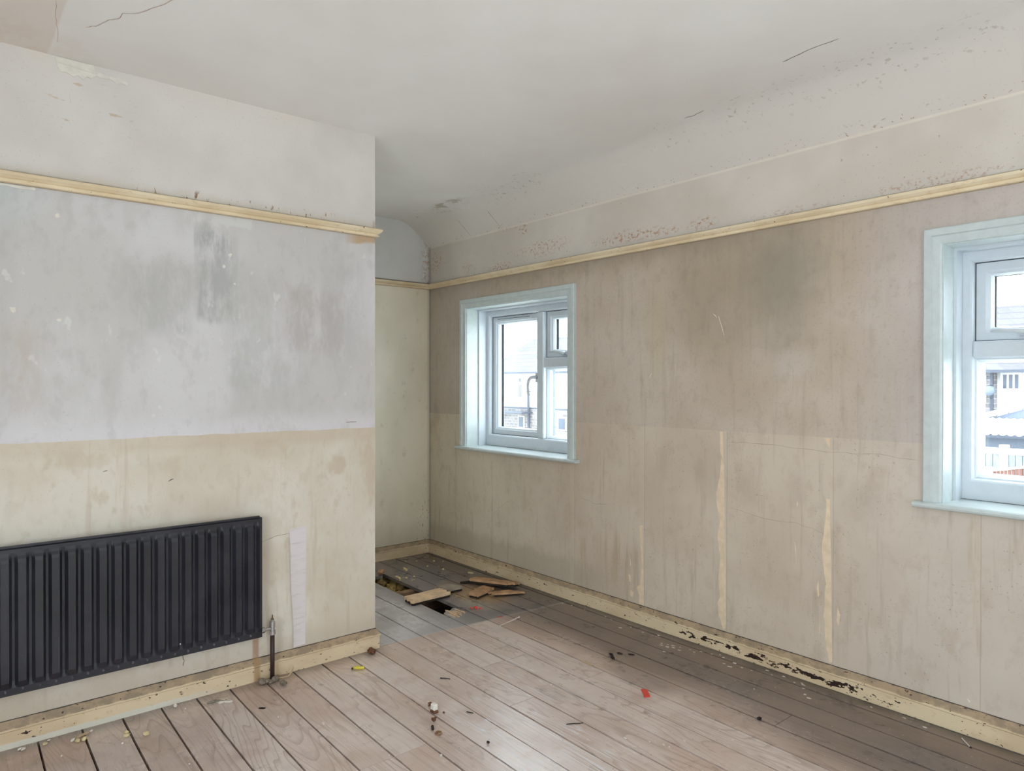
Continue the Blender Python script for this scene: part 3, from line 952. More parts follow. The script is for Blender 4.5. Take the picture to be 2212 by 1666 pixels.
added_window(4, 'added white window, out of view, in the wall opposite the torn strips',
             [(NXW[0], NXW[0]+.06, q0, q1, *NZW), (NXW[1]-.06, NXW[1], q0, q1, *NZW), (NXW[0]+.06, NXW[1]-.06, q0, q1, NZW[0], NZW[0]+.06), (NXW[0]+.06, NXW[1]-.06, q0, q1, NZW[1]-.06, NZW[1]), (xm-.03, xm+.03, q0, q1, NZW[0]+.06, NZW[1]-.06)],
             [(NXW[0]+.06, xm-.03, YE-.201, YE-.199, NZW[0]+.06, NZW[1]-.06), (xm+.03, NXW[1]-.06, YE-.201, YE-.199, NZW[0]+.06, NZW[1]-.06)],
             (NXW[0]-.04, NXW[1]+.04, YE-.17, YE+.04, NZW[0]-.024, NZW[0]), (xm, YE, NZW[0]))

# ------------------------------------------------------------------ floor boards, joists, the void below
floor = struct(empty('floor'), 'worn limed pine floorboards with dark stained border and a missing board', 'floor')
SLOPE = -.016
JY = [-2.66, -2.522, -2.387, -2.25, -2.117, -1.982, -1.84, -1.706, -1.569, -1.432, -1.294, -1.158, -1.022, -.881, -.749, -.61, -.476, -.341, -.208, -.072]
JY = [-2.66-.1365*i for i in range(11, 0, -1)] + JY + [.02]


def jline(y, x):
    return y + SLOPE*(x-2.0)


def plank(y0, y1, x0, x1, ragged0=False, ragged1=False):
    g = rnd.uniform(.0027, .0046)
    zt = -rnd.uniform(0, .0012)
    bm = bmesh.new()
    n = 7

    def end(x, rag):
        pts = []
        for i in range(n+1):
            t = i/n
            xx = x + (rnd.uniform(-.035, .035) if rag else 0)
            pts.append((xx, max(min(jline(y0, xx)+g + t*(jline(y1, xx)-jline(y0, xx)-2*g), -.001), YE)))
        return pts
    a, b = end(x0+.001, ragged0), end(x1-.001, ragged1)
    loop = a[::-1] + b if True else None
    loop = [(x, y) for x, y in a] + [(x, y) for x, y in b[::-1]]
    prism(bm, [(x, y, zt) for x, y in loop], (0, 0, -.02))
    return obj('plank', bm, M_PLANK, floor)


HOLE = (.33, 1.245)
for i in range(len(JY)-1):
    y0, y1 = JY[i], JY[i+1]
    lo = 0.004 if y0 > YB else XB+.001
    m = (y0+y1)/2
    cuts = []
    if abs(m+1.09) < .03:
        cuts = [2.365]
    elif abs(m+.95) < .03:
        cuts = [1.99]
    elif abs(m+.815) < .03:
        cuts = [2.0]
    elif abs(m+.68) < .03:
        cuts = [2.377]
    elif abs(m+1.77) < .03:
        cuts = [2.40]
    elif abs(m+1.64) < .03:
        cuts = [2.40]
    elif abs(m+.41) < .03:
        cuts = [3.13]
    if i % 2:
        cuts = cuts + [4.63]
    else:
        cuts = cuts + [5.0]
    segs = []
    p = lo
    for c in cuts + [XE-.001]:
        segs.append((p, c))
        p = c
    if y0 < YB < y1:
        plank(YB+.004, y1, .004, XB)
    for (s, e) in segs:
        if abs(m+.68) < .03 and s < HOLE[0] < e:
            plank(y0, y1, s, HOLE[0], False, True)
            plank(y0, y1, HOLE[1], e, True, False)
        else:
            plank(y0, y1, s, e)

M_JOIST = plain('old_joist_timber', rgb(150, 122, 98), .85, .2, var=.2, vs=25)
M_VOID = plain('dusty_lath_and_plaster', rgb(90, 80, 70), .95, .1, var=.2)
for x in (.12, .70, 1.236, 1.613, 1.99, 2.366, 2.743, 3.12, 3.5, 3.877, 4.254, 4.63, 5.0, 5.4, 5.8):
    boxo('joist', M_JOIST, floor, x-.025, x+.025, (YB+.001 if x < XB else YE), -.001, -.17, -.0225)
boxo('ceiling_below', M_VOID, floor, .001, XE-.001, YE+.001, -.001, -.19, -.171)


def lump(bm, c, r, flat=1.0, n=1, amp=.35):
    g = bmesh.new()
    bmesh.ops.create_icosphere(g, subdivisions=n, radius=1)
    rot = Matrix.Rotation(rnd.uniform(0, 6.28), 4, 'Z') @ Matrix.Rotation(rnd.uniform(-.4, .4), 4, 'X')
    m = {}
    for v in g.verts:
        k = 1+rnd.uniform(-amp, amp)
        p = rot @ Vector((v.co.x*r[0]*k, v.co.y*r[1]*k, v.co.z*r[2]*k))
        m[v] = bm.verts.new(Vector(c)+p)
    for f in g.faces:
        bm.faces.new([m[v] for v in f.verts])
    g.free()


M_RUB = plain('ochre_rubble', rgb(186, 160, 104), .95, .1, var=.35, vs=40)
bm = bmesh.new()
for i in range(70):
    lump(bm, (rnd.uniform(.2, .665), rnd.uniform(-.86, -.5), rnd.uniform(-.15, -.06)), (rnd.uniform(.02, .05),)*3)
rb = obj('rubble', bm, M_RUB)
tag(rb, 'ochre rubble lying between the joists under the missing floorboard', 'rubble', kind='stuff')


# ------------------------------------------------------------------ broken board pieces
M_FRAG = plain('broken_board_brown', rgb(186, 148, 112), .8, .25, var=.22, vs=18)
M_FRAGP = plain('broken_board_pale', rgb(226, 196, 160), .8, .25, var=.14, vs=18)
M_FRAGG = plain('broken_board_grey', rgb(160, 148, 132), .8, .25, var=.18, vs=18)
M_DKW = plain('blackened_wood', rgb(52, 44, 38), .8, .25, var=.2)


def fragment(label, corners, zs, thick, mat, amp=.012, dark_edge=True):
    """corners: four (x, y); edges 0-1 and 2-3 are splintered ends"""
    A = [Vector((x, y, z)) for (x, y), z in zip(corners, zs)]
    up = Vector((0, 0, 1))
    e1 = jag([A[0], A[1]], 9, amp, up)
    s1 = jag([A[1], A[2]], 4, .001, up)
    e2 = jag([A[2], A[3]], 9, amp, up)
    s2 = jag([A[3], A[0]], 4, .001, up)
    loop = e1[:-1]+s1[:-1]+e2[:-1]+s2[:-1]
    base = sum(A, Vector())/4
    t = tag(empty('board_fragment', (base.x, base.y, 0)), label, 'wood piece', 'broken pieces of the missing floorboard')
    o = t.location
    bm = bmesh.new()
    prism(bm, [p-o for p in loop], (0, 0, -thick*.55))
    obj('board_face', bm, mat, t)
    bm = bmesh.new()
    prism(bm, [p-o-Vector((0, 0, thick*.56)) for p in [q.lerp(base, .04) if dark_edge else q for q in loop]], (0, 0, -thick*.42))
    obj('board_underside', bm, M_DKW if dark_edge else mat, t)
    for (a, b) in ((A[0], A[1]), (A[2], A[3])):
        out = ((a+b)/2-base).normalized()
        for q in range(5):
            p = a.lerp(b, rnd.uniform(.05, .95)) - Vector((0, 0, thick*rnd.uniform(.2, .6))) - out*.008
            d = out*rnd.uniform(.012, .03) + Vector((rnd.uniform(-.006, .006), rnd.uniform(-.006, .006), 0))
            bm = bmesh.new()                          # splinters at the torn ends
            tube(bm, [p-o, p+d-o], [.003, .0008], 4)
            obj('splinter', bm, M_BARE, t)
    return t


fragment('pale splintered board piece bridging the gap in the floor', [(.932, -.782), (1.044, -.792), (1.040, -.529), (.921, -.527)][0:2] + [(1.040, -.529), (.921, -.527)], (.031, .031, .031, .029), .0295, M_FRAGP)
fragment('grey-brown board piece touching the pale piece over the gap', [(.865, -.520), (.974, -.522), (.980, -.395), (.882, -.42)], (.028, .028, .028, .028), .0275, M_FRAGG, .016)
fragment('longest brown board piece, lying beside the skirting', [(.905, -.285), (.867, -.205), (1.15, -.072), (1.165, -.185)], (.040, .032, .032, .052), .028, M_FRAG, .010)
fragment('small brown board piece with a notched edge among the sawdust', [(1.108, -.440), (1.178, -.425), (1.128, -.262), (1.04, -.285)], (.028, .028, .028, .028), .0275, M_FRAG, .008)
fragment('dark edged board piece tucked under the longest one', [(1.165, -.325), (1.215, -.330), (1.290, -.150), (1.205, -.205)], (.024, .024, .018, .022), .0175, M_FRAG, .006)
bm = bmesh.new()
prism(bm, [(.845, -.318, .001), (.87, -.30, .001), (.895, -.24, .001), (.868, -.225, .001)], (0, 0, .012))
tag(obj('board_splinter', bm, M_DKW), 'black wood splinter beside the longest board piece', 'splinter')
for q in range(26):                                   # frayed stump of the missing board
    bm = bmesh.new()
    y = rnd.uniform(-.732, -.615)
    x = rnd.uniform(1.225, 1.30)
    tube(bm, [(x, y, rnd.uniform(-.008, .002)), (x+rnd.uniform(.03, .09), y+rnd.uniform(-.01, .01), rnd.uniform(.001, .004))], [.005, .003], 4)
    obj('frayed_fibre', bm, M_RAW, floor)


# ------------------------------------------------------------------ radiator
def radiator():
    M_RAD = Mat('black_radiator_paint', .42, .5)
    n = M_RAD.noise((160, 160, 160), 3, .6)
    b = M_RAD.noise((6, 6, 6), 3)
    c = M_RAD.mix(M_RAD.ss(b, .35, .65), rgb(34, 34, 40), rgb(46, 46, 54))
    c = M_RAD.mix(M_RAD.mul(M_RAD.ss(n, .68, .74), .5), c, rgb(120, 120, 124))
    M_RAD.col(c)
    M_RAD.put(M_RAD.bsdf.inputs['Roughness'], M_RAD.add(.34, M_RAD.mul(b, .2)))
    M_RAD.bump(n, .25, .0006)
    RM = M_RAD.m
    y1, y0 = -1.853, -3.253
    z0, z1 = .206, .722
    xf = 1.555                       # crown of the flutes
    t = tag(empty('radiator', (XB, (y0+y1)/2, 0)), 'long black ribbed panel radiator hung on the beige wall', 'radiator')
    o = t.location
    # pressed front: flat margins, wide flutes with narrow valleys between
    pitch = .0496
    g0 = -1.884
    zz = [z0, z0+.004, z0+.028, z0+.040, z0+.052, z0+.070] + [z0+.07+(z1-z0-.12)*i/6 for i in range(1, 6)] + [z1-.050, z1-.038, z1-.028, z1-.016, z1-.004, z1]
    ys = []
    y = y1
    ys.append(y1)
    ys.append(y1-.004)
    kk = 0
    while g0-kk*pitch > y0+.03:
        g = g0-kk*pitch
        for d in (.013, .008, .004, -.004, -.008, -.013):
            ys.append(g+d)
        kk += 1
    ys += [y0+.004, y0]
    bm = bmesh.new()

    def depth(y, z):
        if y in (y0, y1) or z in (z0, z1):
            return xf-.022
        e = min((z-z0-.028)/.024, (z1-.016-z)/.034, 1.0)
        if e <= 0 or y > g0+.02 or y < y0+.02:
            return xf-.012
        e = e*e*(3-2*e)
        q = abs(((y-g0) / pitch) - round((y-g0)/pitch))*pitch
        v = 0.0 if q < .0045 else (1.0 if q > .0125 else (q-.0045)/.008)
        return xf-.012 + e*(.012*v - .004*(1-v))
    V = [[bm.verts.new((depth(y, z)-o.x, y-o.y, z)) for z in zz] for y in ys]
    for a, b in zip(V, V[1:]):
        for i in range(len(zz)-1):
            bm.faces.new((a[i], a[i+1], b[i+1], b[i]))
    pf = obj('front_panel', bm, RM, t)
    for p in pf.data.polygons:
        if p.normal.x < 0:
            p.flip()
    bm = bmesh.new()
    box(bm, 1.512-o.x, xf-.0225-o.x, y0-o.y, y1-o.y, z0, z1)
    bevel(bm, .003)
    obj('back_panel', bm, RM, t)
    # folded seam along the top and a small ear at the end
    bm = bmesh.new()
    box(bm, xf-.030-o.x, xf-.018-o.x, y0-o.y, y1-.012-o.y, z1, z1+.007)
    obj('top_seam', bm, RM, t)
    # welds at the foot of each flute
    wm = plain('bare_weld_mark', rgb(92, 92, 98), .4, .5, var=.3, vs=120)
    base = bmesh.new()
    lump(base, (0, 0, 0), (.0012, .007, .006), n=2, amp=.15)
    w0 = obj('weld_mark', base, wm, t)
    w0.location = (xf-.011-o.x, g0+.025-pitch*1-o.y, z0+.020)
    for i in range(2, kk):
        c = w0.copy()
        col.objects.link(c)
        c.parent = t
        c.location.y = g0+.025-pitch*i-o.y
        c.location.z = z0+.020+rnd.uniform(-.003, .003)
    # wall brackets
    for yb in (-2.05, -3.05):
        bm = bmesh.new()
        box(bm, .0015, 1.512-o.x, yb-.02-o.y, yb+.02-o.y, .28, .66)
        obj('bracket', bm, RM, t)
    # valve: union, body, spindle
    chrome = plain('dull_chrome', rgb(190, 190, 188), .25, .5, metal=.9, var=.08)
    px, py, pz = 1.525, -1.806, .232
    bm = bmesh.new()
    tube(bm, [(px-o.x, y1-.002-o.y, pz), (px-o.x, y1+.012-o.y, pz)], .013, 6)
    un = obj('valve_union', bm, chrome, t)
    bm = bmesh.new()
    tube(bm, [(px-o.x, y1+.012-o.y, pz), (px-o.x, py-o.y, pz)], .008, 12)
    obj('valve_tail', bm, chrome, t)
    bm = bmesh.new()
    P = [(px-o.x, py-o.y, z) for z in (.205, .222, .223, .236, .237, .262, .263, .268)]
    tube(bm, P, [.0135, .0135, .010, .010, .0125, .0125, .008, .008], 14)
    obj('valve_body', bm, chrome, t)
    bm = bmesh.new()
    P = [(px-o.x, py-o.y, z) for z in (.268, .275, .276, .290)]
    tube(bm, P, [.006, .006, .0035, .003], 10)
    obj('valve_spindle', bm, plain('brass_spindle', rgb(120, 104, 84), .4, .5, metal=.6), t)
    bm = bmesh.new()
    tube(bm, [(px-o.x, py-o.y, .206), (px-o.x, py-o.y, .10), (px-.002-o.x, py-o.y, .0)], .0095, 14)
    obj('supply_pipe', bm, plain('brown_pipe_paint', rgb(58, 40, 34), .4, .4), t, True)
    # white flecks of paint
    for (y, z) in ((-2.20, .262), (-2.185, .259)):
        bm = bmesh.new()
        lump(bm, (xf-.010-o.x, y-o.y, z), (.001, .003, .003))
        obj('paint_fleck', bm, M_WHITE, t)


radiator()

# strip of lining paper standing against the wall
pm = Mat('pale_paper_strip', .85, .15)
pn = pm.noise((8, 8, 70), 4, .6)
pm.col(pm.mix(pm.mul(pm.ss(pn, .5, .72), .6), rgb(226, 219, 219), rgb(204, 194, 192)))
bm = bmesh.new()
rows = []
NZ = 14
for i in range(NZ+1):
    t = i/NZ
    z = .104 + (.641-.104)*t
    yl = -1.692 + (-1.711+1.692)*t + .002*math.sin(9*t)
    yr = -1.633 + (-1.628+1.633)*t
    row = []
    for j in range(6):
        s = j/5
        row.append(bm.verts.new((XB+.0012+.010*(1-s)**2*(.6+.4*math.sin(3.1*t+.3)), yl+(yr-yl)*s, z+.003*s)))
    rows.append(row)
for a, b in zip(rows, rows[1:]):
    for j in range(5):
        bm.faces.new((a[j], a[j+1], b[j+1], b[j]))
back = [[bm.verts.new(v.co-Vector((.0005, 0, 0))) for v in row] for row in rows]
for a, b in zip(back, back[1:]):
    for j in range(5):
        bm.faces.new((a[j], b[j], b[j+1], a[j+1]))
for a, b in zip(rows, back):
    pass
for i in range(NZ):
    for j in (0, 5):
        bm.faces.new((rows[i][j], rows[i+1][j], back[i+1][j], back[i][j]))
for i in (0, NZ):
    for j in range(5):
        bm.faces.new((rows[i][j], rows[i][j+1], back[i][j+1], back[i][j]))
tag(obj('paper_strip', bm, pm.m), 'narrow pinkish white paper strip curling off the wall beside the radiator', 'paper strip')

# ------------------------------------------------------------------ litter on the floor
M_RED = plain('red_plastic', rgb(222, 70, 56), .45, .4, var=.06)
M_YEL = plain('yellow_plastic', rgb(214, 200, 70), .45, .4, var=.08)
M_DARK = plain('dark_litter', rgb(52, 46, 42), .8, .2)
M_GREY = plain('grey_litter', rgb(132, 122, 108), .9, .15, var=.3, vs=90)
M_CHIP = plain('white_paint_flake', rgb(224, 216, 206), .7, .25, var=.08)
M_CREAM = plain('cream_crumb', rgb(220, 204, 160), .9, .15, var=.12)
M_RUSTY = plain('rusty_clump', rgb(106, 74, 56), .9, .15, var=.35, vs=120)
M_STRAW = plain('straw_litter', rgb(190, 166, 132), .85, .2, var=.15)


def flake(name, mat, x, y, sx, sy, label, cat, group=None, h=.0012, rot=None):
    bm = bmesh.new()
    a0 = rnd.uniform(0, 6.28) if rot is None else rot
    n = 7
    pts = []
    for i in range(n):
        a = 2*math.pi*i/n
        k = rnd.uniform(.6, 1.1)
        u, v = math.cos(a)*sx*k, math.sin(a)*sy*k
        pts.append((u*math.cos(a0)-v*math.sin(a0), u*math.sin(a0)+v*math.cos(a0), 0))
    prism(bm, pts, (0, 0, h))
    o = obj(name, bm, mat)
    o.location = (x, y, .0001)
    return tag(o, label, cat, group)


def crumb(name, mat, x, y, r, label, cat, group=None, n=1):
    bm = bmesh.new()
    lump(bm, (0, 0, r*.62), (r, r*.8, r*.62), n=n, amp=.22)
    z = min(v.co.z for v in bm.verts)
    for v in bm.verts:
        v.co.z -= z
    o = obj(name, bm, mat)
    o.location = (x, y, .0001)
    return tag(o, label, cat, group)


def stick(name, mat, pts, r, label, cat, group=None):
    bm = bmesh.new()
    c = Vector(pts[0])
    tube(bm, [Vector(p)-c for p in pts], r, 6)
    o = obj(name, bm, mat)
    o.location = c
    return tag(o, label, cat, group)


# paint flakes fallen from the chipped skirting
G = 'paint flakes below the chipped skirting'
LB = 'white paint flake on the dark boards below the chipped skirting'
fl = [(2.403, -.226), (2.672, -.129), (2.60, -.053), (2.699, -.088), (2.751, -.108), (2.796, -.102), (2.841, -.047), (2.923, -.05), (2.985, -.073), (3.021, -.066), (3.073, -.15), (2.908, -.265),
      (2.33, -.15), (2.345, -.17), (2.36, -.14), (2.375, -.165), (2.40, -.15), (2.385, -.13), (2.42, -.12), (2.44, -.155), (2.47, -.11), (2.50, -.12), (2.52, -.09), (2.17, -.10), (2.08, -.09), (2.05, -.14), (1.93, -.08), (1.88, -.07), (2.25, -.075), (2.71, -.14), (2.88, -.075), (3.04, -.10), (3.10, -.17), (3.01, -.055), (1.56, -.09), (1.62, -.075), (2.63, -.07), (2.57, -.075), (3.30, -.055), (3.42, -.05), (3.50, -.07)]
for i, (x, y) in enumerate(fl):
    s = rnd.uniform(.006, .013)
    where, G = ('between the alcove and the shortest torn strip', 'flakes before the shortest torn strip') if x < 2.09 else ('between the shortest and the tallest torn strip', 'flakes between two torn strips') if x < 2.59 else ('past the tallest torn strip', 'flakes past the tallest torn strip')
    LB = 'white paint flake on the dark boards ' + where
    flake('paint_flake', M_CHIP, x, y, s, s*rnd.uniform(.4, .7), LB, 'paint flake', G, rot=rnd.uniform(-.4, .4))
# crumbs of plaster in the alcove
G = 'plaster crumbs on the alcove boards'
for cx, cy, n, sp, wh in ((.352, -.421, 7, .05, 'in the cluster amid the dark alcove floor'), (.496, -.551, 7, .05, 'at the edge of the floor gap'), (.56, -.50, 4, .05, 'between the floor gap and the grey-brown board piece'), (.27, -.13, 3, .08, 'near the corner skirting of the alcove'), (.45, -.2, 3, .1, 'between corner skirting and longest board piece'), (.12, -.25, 3, .1, 'by the skirting at the back of the alcove')):
    for i in range(n):
        crumb('plaster_crumb', M_CREAM, cx+rnd.uniform(-sp, sp), cy+rnd.uniform(-sp, sp)*.7, rnd.uniform(.004, .012), 'cream plaster crumb ' + wh, 'crumb', 'plaster crumbs ' + wh)
flake('plaster_disc', M_CREAM, .683, -.115, .03, .018, 'flat cream plaster flake by the alcove skirting', 'plaster flake', None, .004, .3)
crumb('wood_chunk', M_FRAG, .335, -.605, .028, 'small pinkish wood chunk at the end of the floor gap', 'wood chunk', None, 2)

# red tag, red blobs
bm = bmesh.new()
prism(bm, [(-.767*a+.641*b, .641*a+.767*b, 0) for a, b in ((-.035, -.012), (-.03, .013), (.01, .012), (.033, .010), (.036, -.013), (.0, -.011))], (0, 0, .004))
o = obj('red_tag', bm, M_RED)
o.location = (2.642, -.654, .0002)
tag(o, 'small bright red plastic tab on the pale boards', 'tab')
for (x, y, r) in ((1.313, -.544, .016), (1.33, -.525, .009), (1.29, -.56, .007)):
    crumb('wax_blob', M_RED, x, y, r, 'red waxy blob on the alcove boards beyond the stain line', 'blob', 'red blobs near the floor gap')
flake('red_mark', M_RED, 1.508, -.521, .02, .006, 'thin red smear by the stain line', 'smear', None, .0006, 1.2)

# yellow plug
t = tag(empty('wall_plug', (1.653, -1.459, 0)), 'yellow plastic plug lying near the skirting corner', 'plastic plug')
bm = bmesh.new()
d = Vector((.017, .018, 0))
tube(bm, [(-d.x, -d.y, .008), (-d.x*.4, -d.y*.4, .0085), (d.x*.8, d.y*.8, .0085), (d.x, d.y, .008)], [.005, .0075, .0075, .005], 10)
obj('plug_body', bm, M_YEL, t, True)
bm = bmesh.new()
tube(bm, [(-d.x*1.0, -d.y*1.0, .006), (-d.x*1.35, -d.y*1.35, .004)], [.005, .003], 8)
obj('plug_tip', bm, M_DARK, t)

# shattered white block with its bits
t = tag(empty('white_block', (2.215, -1.424, 0)), 'small chipped white block with brown end standing on the boards', 'block')
bm = bmesh.new()
box(bm, -.014, .012, -.010, .010, .010, .034)
bevel(bm, .003)
obj('block_top', bm, M_WHITE, t)
bm = bmesh.new()
box(bm, -.014, .015, -.012, .010, 0, .0098)
bevel(bm, .002)
obj('block_base', bm, M_RUSTY, t)
G = 'crumbs around the white block'
for (x, y, r) in ((2.151, -1.402, .010), (2.160, -1.412, .006), (2.276, -1.467, .012), (2.262, -1.452, .007), (2.245, -1.40, .006)):
    crumb('brown_crumb', M_RUSTY, x, y, r, 'brown crumb beside the small white block', 'crumb', G)
bm = bmesh.new()
tube(bm, [(-.010, .006, .005), (.010, -.006, .005)], .005, 10)
o = obj('cable_end', bm, M_DARK)
o.location = (2.322, -1.503, 0)
tag(o, 'short dark tube stub near the ring', 'tube stub')
bm = bmesh.new()
P = [(.011*math.cos(a), .011*math.sin(a)*.95, .0035+.001*math.sin(a)) for a in (2*math.pi*i/18 for i in range(19))]
tube(bm, P, .0032, 8, False)
o = obj('olive_ring', bm, plain('tan_ring', rgb(150, 120, 84), .35, .5, metal=.4))
o.location = (2.367, -1.507, 0)
tag(o, 'small tan ring lying flat on the boards', 'ring')
crumb('dark_pellet', M_DARK, 2.538, -1.407, .008, 'lone dark pellet on the scratched boards', 'pellet')
flake('knot_hole', M_DARK, 1.747, -1.933, .017, .010, 'oval black plug near the radiator side boards', 'plug', None, .0006, .7)
crumb('dark_pellet', M_DARK, 3.07, -.498, .011, 'dark pellet on the boards of the stained border', 'pellet')
crumb('rusty_clump', M_RUSTY, 1.522, -1.322, .022, 'rusty brown clump by the skirting corner', 'clump', None, 2)

# sticks, nails, twigs
stick('nail', M_DARK, [(1.967, -1.229, .002), (1.985, -1.215, .0025), (2.003, -1.201, .002)], [.0030, .002, .0015], 'dark nail lying across the pale boards', 'nail')
stick('nail', M_DARK, [(2.296, -1.326, .002), (2.322, -1.313, .002)], [.0022, .0014], 'short dark nail beside the scratched boards', 'nail')
stick('wood_sliver', M_STRAW, [(2.243, -.619, .003), (2.306, -.618, .003)], [.0035, .0025], 'brown wood sliver lying along a board joint', 'sliver')
stick('twig', M_DARK, [(2.62, -1.095, .002), (2.635, -1.072, .003), (2.645, -1.055, .002), (2.654, -1.037, .002)], [.0014, .002, .002, .0012], 'thin dark twig on the scratched boards', 'twig')
stick('cotton_stick', M_CHIP, [(1.625, -.620, .003), (1.612, -.55, .004), (1.60, -.50, .004), (1.592, -.462, .005), (1.589, -.45, .005)], [.002, .003, .003, .003, .006], 'white stick with a swollen tip by the stain line', 'stick')
t = tag(empty('match', (3.621, -.059, 0)), 'pale matchstick with dark head below the window-wall skirting', 'match')
bm = bmesh.new()
tube(bm, [(0, 0, .003), (.040, -.047, .003)], .0022, 6)
obj('match_stem', bm, M_CHIP, t)
bm = bmesh.new()
lump(bm, (.043, -.051, .0035), (.005, .005, .0034), n=1)
obj('match_head', bm, M_DARK, t)
stick('paint_curl', M_DARK, [(2.259, -.453, .004), (2.28, -.462, .008), (2.30, -.478, .006), (2.313, -.484, .004)], [.004, .007, .007, .005], 'curled black shred on a stained patch of board', 'shred')
flake('black_shred', M_DARK, 2.281, -.409, .018, .008, 'ragged black shred near the curled one', 'shred', None, .003, .3)
flake('black_flake', M_DARK, 2.326, -.377, .02, .008, 'pointed black flake near the ragged shred', 'flake', None, .002, .5)

# debris round the pipe and along the skirting
G = 'grey fluff around the pipe foot'
for (x, y, r) in ((1.536, -1.80, .018), (1.53, -1.83, .016), (1.528, -1.852, .020), (1.545, -1.82, .012), (1.52, -1.785, .016)):
    crumb('fluff_clump', M_GREY, x, y, r, 'grey fluff clump at the foot of the radiator pipe', 'fluff', G, 2)
stick('shaving', M_STRAW, [(1.527, -1.845, .004), (1.528, -1.80, .010), (1.532, -1.76, .008), (1.545, -1.742, .012), (1.540, -1.722, .030), (1.530, -1.712, .045)], [.003, .004, .003, .004, .004, .001], 'curled wood shaving rising beside the pipe foot', 'shaving')
crumb('grey_pebble', M_GREY, 1.595, -1.786, .017, 'round grey pebble near the curled shaving', 'pebble', None, 2)
for (x, y, s) in ((1.575, -2.055, .014), (1.59, -2.035, .018), (1.604, -2.018, .02), (1.585, -2.02, .012)):
    flake('plaster_shard', M_CHIP, x, y, s, s*.5, 'thin white plaster shard beside a grey shred by the skirting', 'shard', 'white shards between pipe and radiator', .006)
stick('grey_shred', M_GREY, [(1.565, -2.09, .003), (1.575, -2.06, .006), (1.592, -2.03, .004)], [.003, .006, .003], 'grey shred among thin white plaster shards', 'shred')
t = stick('wood_splinter', M_STRAW, [(1.562, -2.545, .004), (1.549, -2.53, .005), (1.535, -2.500, .005)], [.003, .006, .004], 'straw coloured splinter below the radiator skirting', 'splinter')
G = 'pale crumbs under the radiator'
for (x, y, r) in ((1.569, -2.555, .010), (1.583, -2.542, .012), (1.588, -2.522, .013), (1.516, -2.707, .009), (1.524, -2.698, .010), (1.531, -2.635, .009), (1.506, -2.62, .006), (1.633, -2.394, .011), (1.655, -2.397, .012), (1.69, -2.341, .013), (1.514, -2.197, .010), (1.70, -2.42, .006), (1.53, -2.49, .007), (1.66, -2.60, .005), (1.56, -2.17, .005)):
    crumb('pale_crumb', M_CHIP if rnd.random() < .6 else M_CREAM, x, y, r, 'pale plaster crumb on the boards in front of the radiator', 'crumb', G)
G = 'white specks on the open floor'
for i in range(26):
    x, y = rnd.uniform(1.7, 3.2), rnd.uniform(-2.3, -.6)
    crumb('white_speck', M_CHIP, x, y, rnd.uniform(.0025, .0045), 'tiny white speck on the open pale boards', 'speck', G)
for (x, y, s) in ((2.02, -1.80, .012), (2.50, -1.585, .011), (2.83, -1.0, .009), (2.95, -.93, .008), (2.98, -.85, .010)):
    flake('wood_chip', M_CHIP, x, y, s, s*.4, 'white chip on the open boards', 'chip', 'white chips on the open floor', .003)

# ------------------------------------------------------------------ outside: garden and neighbouring houses
GZ = -2.8
M_GRASS = plain('pale_yard_concrete', rgb(222, 221, 216), .95, .1, var=.15, vs=.7)
gr = struct(boxo('ground', M_GRASS, None, -90, 40, .8, 90, GZ-.2, GZ), 'pale yard ground outside the windows', 'ground')


def brick_mat(name, c1, c2, mortar, sx=.225, sz=.075):
    k = Mat(name, .9, .15)
    P, X, Y, Z = k.pos()
    b = k.N('ShaderNodeTexBrick')
    k.put(b.inputs['Vector'], k.vec(k.add(X, Y), Z, 0.0))
    k.put(b.inputs['Color1'], c1)
    k.put(b.inputs['Color2'], c2)
    k.put(b.inputs['Mortar'], mortar)
    b.inputs['Scale'].default_value = 1.0
    b.inputs['Brick Width'].default_value = sx
    b.inputs['Row Height'].default_value = sz
    b.inputs['Mortar Size'].default_value = .01
    k.col(b.outputs['Color'])
    return k.m


M_BRICK = brick_mat('far_brickwork', rgb(112, 108, 108), rgb(134, 130, 130), rgb(186, 186, 186), .45, .2)
M_TILE = brick_mat('far_roof_tiles', rgb(104, 102, 108), rgb(114, 112, 118), rgb(82, 80, 88), .6, .3)
M_REND = plain('white_render', rgb(232, 230, 226), .9, .15, var=.03, vs=1)
M_GUT = plain('grey_gutter', rgb(74, 80, 92), .5, .4)
M_FWIN = plain('dark_window_glass', rgb(70, 80, 96), .15, .5)
M_FFR = plain('far_white_frame', rgb(230, 230, 230), .5, .3, var=.03)


def far_window(parent, o, x, y, z, w, h, nx=1, ntop=False):
    bm = bmesh.new()
    box(bm, x-w/2-.07-o.x, x+w/2+.07-o.x, y-.07-o.y, y-.01-o.y, z-h/2-.07-o.z, z+h/2+.07-o.z)
    f = obj('window', bm, M_FFR, parent)
    cw = w/nx
    for i in range(nx):
        bm = bmesh.new()
        box(bm, x-w/2+cw*i+.04-o.x, x-w/2+cw*(i+1)-.04-o.x, y-.09-o.y, y-.071-o.y, z-h/2+.02-o.z, z+h/2-.02-o.z)
        obj('pane', bm, M_FWIN, f)


# hip-roofed house beyond the alcove window
t = tag(empty('house', (-28, 29, GZ)), 'hip-roofed house with white render over brick, seen through the alcove window', 'house')
o = t.location


def part(name, mat, *b, par=None):
    bm = bmesh.new()
    box(bm, b[0]-o.x, b[1]-o.x, b[2]-o.y, b[3]-o.y, b[4]-o.z, b[5]-o.z)
    return obj(name, bm, mat, par or t)


